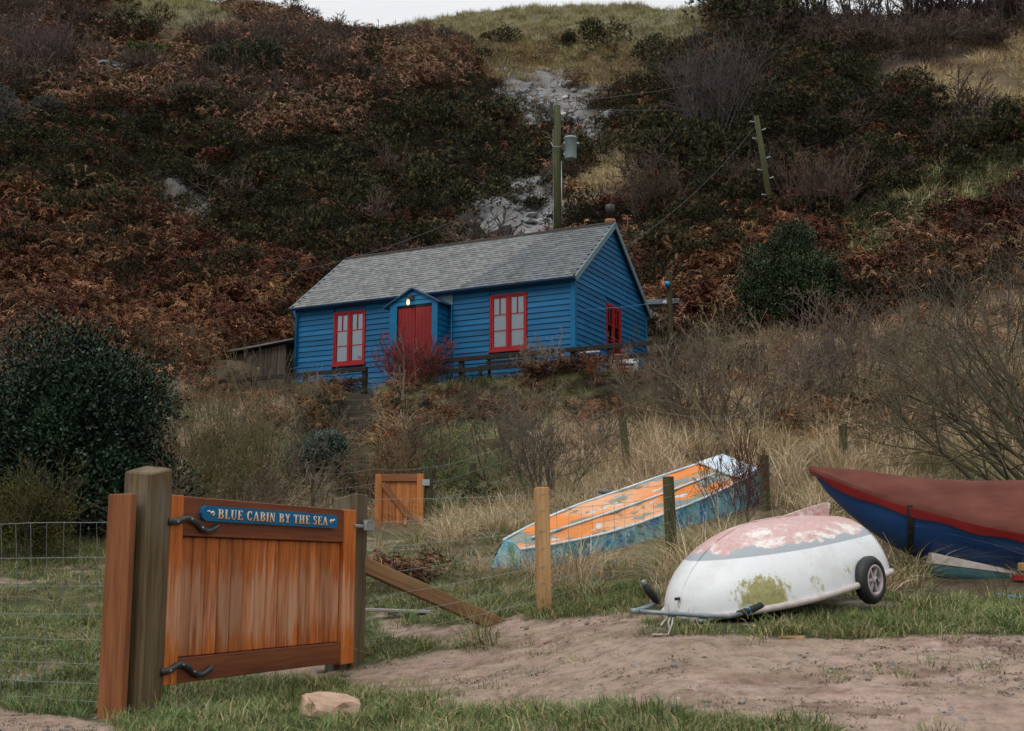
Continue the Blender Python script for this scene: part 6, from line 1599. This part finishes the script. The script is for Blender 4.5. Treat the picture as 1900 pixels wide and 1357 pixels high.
k0 = d_depth(.62); m = MB().prism([(DL * .62, d_depth(.62) - .01), (DL * .96, d_depth(.96) - .01), (DL * .985, d_depth(.96) + .10), (DL * .965, d_depth(.96) + .11), (DL * .80, d_depth(.8) + .05)], -.014, .014); m.build('skeg', M['gelcoat'], dg)
MB().box(-.0, .03, -.015, .015, .13, .15).build('bow_eye', M['iron'], dg)
# trolley
tr = thing('launching_trolley', 'grey tube launching trolley with black grips and small wheels under the white dinghy', 'trolley', (1.2, 9.0, .45))
o0 = Vector((1.2, 9.0, .45))
def lt(p): return Vector(p) - o0
A1 = at(1172, 1134, 8.85)
MB().tube([lt(A1), lt(at(1250, 1139, 8.82)), lt(at(1310, 1143, 8.82)), lt(at(1352, 1144, 8.84)), lt(at(1376, 1139, 8.9))], .0165, 10).build('handle_tube', M['tube_grey'], tr, True)
MB().tube([lt(A1 + Vector((.02, 0, 0))), lt(at(1200, 1127, 8.95)), lt(at(1222, 1118, 9.05)), lt(at(1217, 1108, 9.02))], .0165, 10).build('handle_tube', M['tube_grey'], tr, True)
for (x, y) in ((1178, 1134), (1247, 1139), (1305, 1143)):
    c = lt(at(x, y, 8.84)); MB().tube([c - Vector((.03, 0, 0)), c + Vector((.03, 0, -.002))], .0215, 10).build('tube_joint', M['tube_grey'], tr, True)
g1 = [at(1370, 1140, 8.9), at(1385, 1135, 8.93), at(1398, 1130, 8.95), at(1412, 1123, 9.0)]
MB().tube([lt(p_) for p_ in g1], [.026, .028, .026, .024], 12).build('grip', M['grip'], tr, True)
MB().tube([lt(at(1384, 1135.5, 8.93)), lt(at(1390, 1133, 8.94))], .029, 12).build('grip_band', M['tape'], tr, True)
MB().tube([lt(at(1411, 1124, 9.0)), lt(at(1416, 1121, 9.0))], .021, 10).build('grip_end', M['tube_grey'], tr, True)
g2 = [at(1219, 1117, 9.03), at(1212, 1106, 9.0), at(1203, 1096, 8.98), at(1197, 1086, 8.96)]
MB().tube([lt(p_) for p_ in g2], [.024, .031, .03, .022], 12).build('grip', M['grip'], tr, True)
MB().tube([lt(at(1197, 1086, 8.96)), lt(at(1192, 1078, 8.95))], .019, 10).build('grip_end', M['tube_grey'], tr, True)
axd = Vector((.707, -.707, 0)); wc1 = Vector((2.75, 9.66, .79)); wc2 = wc1 - axd * 1.36
MB().tube([lt(wc1), lt(wc2)], .014, 8).build('axle', M['tube_grey'], tr, True)
MB().tube([lt(wc1 - axd * .45), lt(Vector((1.75, 9.75, .55))), lt(Vector((1.35, 9.1, .5)))], .0165, 8).build('frame_tube', M['tube_grey'], tr, True)
MB().tube([lt(wc2 + axd * .45), lt(Vector((1.6, 9.9, .55))), lt(Vector((1.3, 9.15, .5)))], .0165, 8).build('frame_tube', M['tube_grey'], tr, True)
for wc in (wc1, wc2):
    Mw = Matrix.Translation(lt(wc)) @ axd.to_track_quat('Z', 'Y').to_matrix().to_4x4()
    wh = MB().lathe([(.115, -.045), (.135, -.052), (.165, -.045), (.182, -.02), (.184, .02), (.165, .045), (.135, .052), (.115, .045), (.115, -.045)], 36, Mw).build('wheel', M['tyre'], tr, True)
    h = MB().lathe([(.095, .03), (.118, .036), (.12, .046), (.106, .05), (.098, .04), (.095, .0)], 32, Mw)
    h.lathe([(.0, .058), (.018, .058), (.026, .05), (.026, .0)], 16, Mw)
    for k in range(6): h.box(.015, .1, -.012, .012, .015, .034, Mw @ Matrix.Rotation(k * math.pi / 3, 4, 'Z'))
    h.build('rim', M['hub'], wh)
    MB().lathe([(0, .064), (.014, .062), (.018, .056)], 12, Mw).build('hub_cap', M['black_metal'], wh, True)
    MB().lathe([(0, .01), (.114, .01), (.114, -.01), (0, -.01)], 24, Mw).build('wheel_disc', mottled('rusty_disc', (.12, .05, .05), (.22, .12, .12), 30, .7) if 'rusty_disc' not in bpy.data.materials else bpy.data.materials['rusty_disc'], wh)
# rope loops
rp_ = MB(); pts = [at(1238, 1146, 8.82), at(1230, 1156, 8.78), at(1226, 1161, 8.7)]
rp_.tube(pts, .0065, 6)
c = ground(1236, 8.7, .015)
loop = [at(1243, 1146, 8.82), at(1240, 1156, 8.76)] + [c + Vector((.0 + .07 * math.cos(a_) - .02, .03 + .05 * math.sin(a_), 0)) for a_ in np.linspace(.6, 5.2, 10)] + [at(1247, 1158, 8.74), at(1249, 1146, 8.82)]
rp_.tube(loop, .0065, 6)
tag(rp_.build('rope', M['rope'], None, True), 'pale mooring rope looped on the ground under the trolley handle', 'rope')

# old rowing boat
def paint_mat(name, layers, **k): return patchy(name, layers, **k)[0]
M['peel_orange'] = paint_mat("peeling_orange", [((.64, .20, .035), 0, 0, 0, None), ((.66, .34, .18), 1.2, .52, .07, (.5, 1, 1)), ((.20, .23, .20), 3.4, .555, .02, (.35, 1, 1)), ((.20, .17, .09), 5.2, .575, .03, (.3, 1, 1)), ((.48, .55, .57), 7, .63, .02, (.4, 1, 1))], rough=.75)
M['peel_teal'] = paint_mat("peeling_teal", [((.08, .36, .46), 0, 0, 0, None), ((.25, .50, .58), 3.5, .5, .06, (1, 1, .7)), ((.02, .19, .42), 5.5, .55, .03, (1, 1, .5)), ((.12, .25, .14), 7, .57, .04, None), ((.50, .60, .63), 11, .60, .03, None)], rough=.6)
M['pale_blue'] = paint_mat("pale_blue_gunwale", [((.42, .54, .62), 0, 0, 0, None), ((.60, .66, .70), 4, .5, .08, None), ((.30, .22, .15), 12, .66, .03, None)], rough=.6)
RL = 4.55; rbp = Vector((-.06, 13.9, .72)); dv = Vector((math.cos(.79) * math.cos(.257), math.sin(.79) * math.cos(.257), math.sin(.257)))
rb = thing('old_rowing_boat', 'old upturned rowing boat with flaking orange bottom and weathered teal blue sides', 'boat', rbp)
ryaw = math.atan2(dv.y, dv.x); rpit = math.asin(dv.z / dv.length)
rb.rotation_euler = (Matrix.Rotation(ryaw, 3, 'Z') @ Matrix.Rotation(-rpit, 3, 'Y') @ Matrix.Rotation(R(24), 3, 'X')).to_euler()
def r_beam(t): return .37 * (.34 + .66 * min(1, math.sin(min(t / .42, 1) * math.pi / 2) ** .9)) * (1 - .22 * max(0, (t - .6) / .4) ** 2)
def r_rim(t): return .42 + .05 * abs(2 * t - 1) ** 2
NS = 36
def flare(t): return .13 + .05 * math.sin(t * math.pi)
def strip(fn, n_across, name, mat, smooth=True, thick=None):
    V = [fn(i / NS, j / n_across) for i in range(NS + 1) for j in range(n_across + 1)]; w = n_across + 1
    return MB().add(V, [(i * w + j, (i + 1) * w + j, (i + 1) * w + j + 1, i * w + j + 1) for i in range(NS) for j in range(n_across)]).build(name, M[mat], rb, smooth)
dent = lambda t, u: .006 * math.sin(t * 23 + u * 5) + .005 * math.sin(t * 51 + u * 9)
strip(lambda t, u: (RL * t, (-1 + 2 * u) * r_beam(t), r_rim(t) + .035 * (1 - abs(-1 + 2 * u)) + dent(t, u)), 12, 'boat_bottom', 'peel_orange')
for sg_ in (-1, 1):
    strip(lambda t, u: (RL * t + (.10 * u if t > .98 else (-.10 * u if t < .02 else 0)), sg_ * (r_beam(t) + flare(t) * u ** .8 + dent(t, u)), r_rim(t) * (1 - u) - .02 * u), 8, 'topside', 'peel_teal')
    MB().tube([(RL * i / 30, sg_ * (r_beam(i / 30) + .004), r_rim(i / 30) + .006) for i in range(31)], .016, 6).build('chine_rail', M['pale_blue'], rb, True)
    MB().tube([(RL * i / 30, sg_ * (r_beam(i / 30) + flare(i / 30) + .012), -.01) for i in range(31)], .024, 6).build('gunwale', M['pale_blue'], rb, True)
MB().tube([(RL * (.06 + .8 * i / 20), -.04, r_rim(.06 + .8 * i / 20) + .045) for i in range(21)], [.014] * 20 + [.008], 6).build('keel', M['pale_blue'], rb, True)
for t_, mt, dx in ((0, 'peel_teal', -.10), (1, 'pale_blue', .10)):
    b_, z_ = r_beam(t_), r_rim(t_); f_ = flare(t_); x_ = RL * t_
    V = [(x_, -b_, z_), (x_, 0, z_ + .035), (x_, b_, z_), (x_ + dx, b_ + f_, -.02), (x_ + dx, -b_ - f_, -.02)]; V2 = [(x - math.copysign(.03, dx), y * .96, z) for x, y, z in V]; n = 5
    MB().add(V + V2, [(0, 1, 2, 3, 4), (9, 8, 7, 6, 5)] + [(i, i + 5, (i + 1) % 5 + 5, (i + 1) % 5) for i in range(5)]).build('transom', M[mt], rb)
MB().box(RL - .55, RL + .012, -r_beam(.95) * 1.02, r_beam(.95) * 1.02, r_rim(.95) + .012, r_rim(.95) + .045, ch=.01).build('end_plate', M['pale_blue'], rb)

# covered boat at the right
SB = at(1505, 869, 12.3)
M['navy_hull'] = mottled("navy_hull", (.005, .040, .15), (.009, .062, .21), 2.5, .3, (.3, 1, 2), .05, .002, .5)
M['cover'] = mottled("faded_boat_cover", (.085, .026, .018), (.15, .052, .035), 4, .85, (.6, 1, 1), .5, .01, .15)
M['cover_red'] = mottled("red_cover_hem", (.15, .009, .010), (.21, .014, .014), 4, .7, None, .2, .004, .2)
cbt = thing('covered_boat', 'dark blue boat with raked bow under a faded maroon canvas cover', 'boat', SB, R(-13))
kz = ([0, .12, .3, .5, .75, 1.0, 1.5, 2.0, 2.6, 3.4, 4.2], [-.02, -.22, -.42, -.60, -.78, -.90, -1.03, -1.12, -1.17, -1.18, -1.15])
gz = ([0, .12, .3, .5, .75, 1.0, 1.5, 2.0, 2.6, 3.4, 4.2], [0, -.07, -.15, -.24, -.35, -.43, -.58, -.69, -.76, -.78, -.74])
rz_ = ([0, .3, .5, 1.0, 1.5, 2.0, 2.6, 3.4, 4.2], [.01, -.02, -.04, -.12, -.16, -.16, -.14, -.16, -.22])
bm_ = ([0, .12, .3, .5, .75, 1.0, 1.5, 2.0, 2.6, 3.4, 4.2], [.012, .09, .18, .26, .36, .44, .55, .62, .66, .62, .52])
Lb = 4.2; ns = 60
I_ = lambda tab, t: float(np.interp(t * Lb, tab[0], tab[1]))
V, F = loft(Lb, ns, 24, lambda t: I_(bm_, t), lambda t: I_(gz, t) - I_(kz, t), lambda t: 1.75, rim=lambda t: I_(gz, t))
m = MB().add(V, F); m.f.append(tuple(ns * 25 + j for j in range(25))[::-1]); m.build('hull', M['navy_hull'], cbt, True)
def cover_ring(t, lo, hi, inflate=.014, nj=16, wr=1.0):
    b, g, r_ = I_(bm_, t), I_(gz, t), I_(rz_, t); P = []
    for j in range(nj + 1):
        u = -1 + 2 * j / nj; au = abs(u); y = b * math.copysign(min(au * 1.03, 1.0) ** .9, u); z = r_ + (g - r_) * au ** 1.5
        z -= wr * .028 * math.sin(au * math.pi) * (1 + math.sin(t * 34 + u * 3)) + 0
        P.append((Lb * t - .02, y * (1 + inflate / max(b, .05)), z + .012))
    return P
nj = 16; V = []
for i in range(ns + 1):
    Pk = cover_ring(i / ns, 0, 1); b, g = I_(bm_, i / ns), I_(gz, i / ns); dr = min(.045, .1 + 0 * b)
    V += [(Pk[0][0], Pk[0][1], g - dr)] + Pk + [(Pk[-1][0], Pk[-1][1], g - dr)]
w_ = nj + 3; F = [(i * w_ + j, i * w_ + j + 1, (i + 1) * w_ + j + 1, (i + 1) * w_ + j) for i in range(ns) for j in range(w_ - 1)]
m = MB().add(V, F); m.build('canvas_cover', M['cover'], cbt, True)
for sg_ in (-1, 1):
    m = MB(); vs = []
    for i in range(ns + 1):
        t = i / ns; b, g, k_ = I_(bm_, t), I_(gz, t), I_(kz, t); d_ = min(.095, (g - k_) * .42); y0 = b + .022
        # follow the hull below the gunwale
        y1 = b * (1 - (d_ / max(g - k_, .02)) ** 1.75) ** (1 / 1.75) + .018
        vs += [(Lb * t - .022, sg_ * y0, g - .02), (Lb * t - .022, sg_ * (y0 + y1) / 2 + sg_ * .006, g - d_ * .5), (Lb * t - .022, sg_ * y1, g - d_ + .01 * math.sin(t * 50))]
    fs = [(i * 3 + j, i * 3 + j + 1, (i + 1) * 3 + j + 1, (i + 1) * 3 + j) for i in range(ns) for j in range(2)]; m.add(vs, fs); m.build('cover_hem', M['cover_red'], cbt, True)
t0 = .21; m = MB(); vs = []
for j in range(0, 13):
    a_ = j / 12 * math.pi / 2; b, g, k_ = I_(bm_, t0), I_(gz, t0), I_(kz, t0)
    y = -(b * math.cos(a_) ** (2 / 1.75) + .03); z = g - (g - k_) * math.sin(a_) ** (2 / 1.75) - .004
    vs += [(Lb * t0 - .028, y, z), (Lb * t0 + .028, y, z)]
m.add(vs, [(2 * j, 2 * j + 1, 2 * j + 3, 2 * j + 2) for j in range(12)]); m.build('strap', M['black_metal'], cbt)
# its trailer and what lies beneath
tl_ = thing('boat_trailer', 'red painted trailer frame just showing under the covered boat', 'trailer', ground(1905, 11.3))
MB().box(-.12, 1.7, -.03, .03, .02, .07, ch=.005).build('crossbar', M['red_paint'], tl_); MB().box(-.05, .2, -.06, .06, .10, .18, ch=.01).build('chock', M['post_new'], tl_)
MB().box(1.2, 1.26, -.5, .9, .02, .08).build('chassis_bar', M['red_paint'], tl_); MB().box(-.02, .02, -.03, .03, -.1, .02).build('prop', M['black_metal'], tl_)
sbp = ground(1722, 11.95); pb = thing('pale_boat', 'small grey white and teal hull lying in the grass under the covered boat', 'boat', (sbp.x, sbp.y, sbp.z - .09), R(-8))
V, F = loft(.95, 20, 14, lambda t: .38 * math.sin(min(1, .45 + t * .6) * math.pi / 2) * (1 - max(0, t - .5) ** 2 * 2.5), lambda t: .17, lambda t: 3.0, rim=lambda t: .19 - .13 * t)
m = MB().add(V, F); m.f.append(tuple(range(15))); M['teal_hull'] = mottled("teal_hull", (.03, .09, .10), (.05, .14, .15), 8, .6); m.build('hull', M['teal_hull'], pb, True)
m = MB(); vs = []
for i in range(21):
    t = i / 20; b = abs(V[i * 15][1]); zr = .19 - .13 * t; vs += [(.95 * t - .004, -b - .006, zr), (.95 * t - .004, -b - .006, zr + .10 * (1 - t)), (.95 * t - .004, b + .006, zr + .10 * (1 - t)), (.95 * t - .004, b + .006, zr)]
m.add(vs, [(4 * i + a_, 4 * i + 4 + a_, 4 * i + 5 + a_, 4 * i + 1 + a_) for i in range(20) for a_ in (0, 1, 2)] + [(0, 1, 2, 3)]); m.build('topsides', M['rubrail'], pb)
m = MB().tube([ground(1868, 10.5, .02), ground(1885, 10.45, .015), ground(1850, 10.55, .03), ground(1915, 10.4, .02)], .007, 6); tag(m.build('rope', M['float_blue'], None), 'thin turquoise rope on the ground below the covered boat', 'rope')

# ------------------------------------------------------------------ loose things on the ground
o = link('rock', stone_mesh('rock', 5, .21, .16, .13, M['sandstone'], 3, .10)); o.location = ground(612, 7.55, .02); o.rotation_euler = (.15, .1, .3); tag(o, 'pinkish sandstone boulder in the grass in front of the gate', 'rock')
for k, (px, Y, s, mt, lb) in enumerate([(640, 9.4, .045, 'dark_stone', 'blue grey pebble beside the foot of the right gate post'), (597, 9.6, .05, 'dark_stone', 'grey pebble behind the short stop block'), (630, 9.35, .03, 'sandstone', 'brown pebble in front of the right gate post'),
        (1638, 9.25, .045, 'dark_stone', 'flat dark blue stone at the edge of the sand'), (1370, 9.3, .03, 'sandstone', 'pale pebble under the dinghy grip'), (1352, 9.2, .022, 'pebble', 'tiny pale pebble left of the dinghy grip'), (1250, 7.8, .025, 'dark_stone', 'dark pebble in the middle of the sand'), (310, 7.75, .03, 'dark_stone', 'dark pebble beside the left gate post'), (665, 9.2, .02, 'pebble', 'small pale pebble right of the right gate post')]):
    o = link('pebble', stone_mesh('pebble', 40 + k, s, s * .8, s * .5, M[mt], 2, .08, True)); o.location = ground(px, Y, s * .2); o.rotation_euler = (0, 0, k); tag(o, lb, 'stone')
g = ground(780, 11.35, .02); o = MB().box(-.5, .5, -.05, .05, -.01, .02, ch=.006).build('plank', M['driftwood'], None); o.location = g; o.rotation_euler = (0, R(2), R(4)); tag(o, 'silvery driftwood plank lying flat under the sloping strut', 'plank')
o = MB().add([(-.09, .01, 0), (.08, -.03, 0), (.09, .0, 0), (-.08, .022, 0), (-.09, .01, .012), (.08, -.03, .016), (.09, .0, .016), (-.08, .022, .008)], [(0, 3, 2, 1), (4, 5, 6, 7), (0, 1, 5, 4), (1, 2, 6, 5), (2, 3, 7, 6), (3, 0, 4, 7)]).build('wood_splinter', M['post_new'], None)
o.location = ground(1470, 8.55, .01); o.rotation_euler = (0, 0, -.25); tag(o, 'pale splinter of wood lying on the sand below the dinghy', 'wood')
for k, (px, Y, L_, a_, lb) in enumerate([(1050, 7.0, .16, -.7, 'thin pale stick in the front grass'), (1850, 9.0, .25, .1, 'thin dark stick on the sand at the right'), (1075, 7.15, .12, -.6, 'second short stick beside the pale one')]):
    g = ground(px, Y, .012); v_ = Vector((math.cos(a_), math.sin(a_), .03)) * L_ * .5; tag(MB().tube([g - v_, g + v_ * .2, g + v_], [.004, .005, .003], 6).build('stick', M['driftwood' if k != 1 else 'black_wood'], None), lb, 'stick')
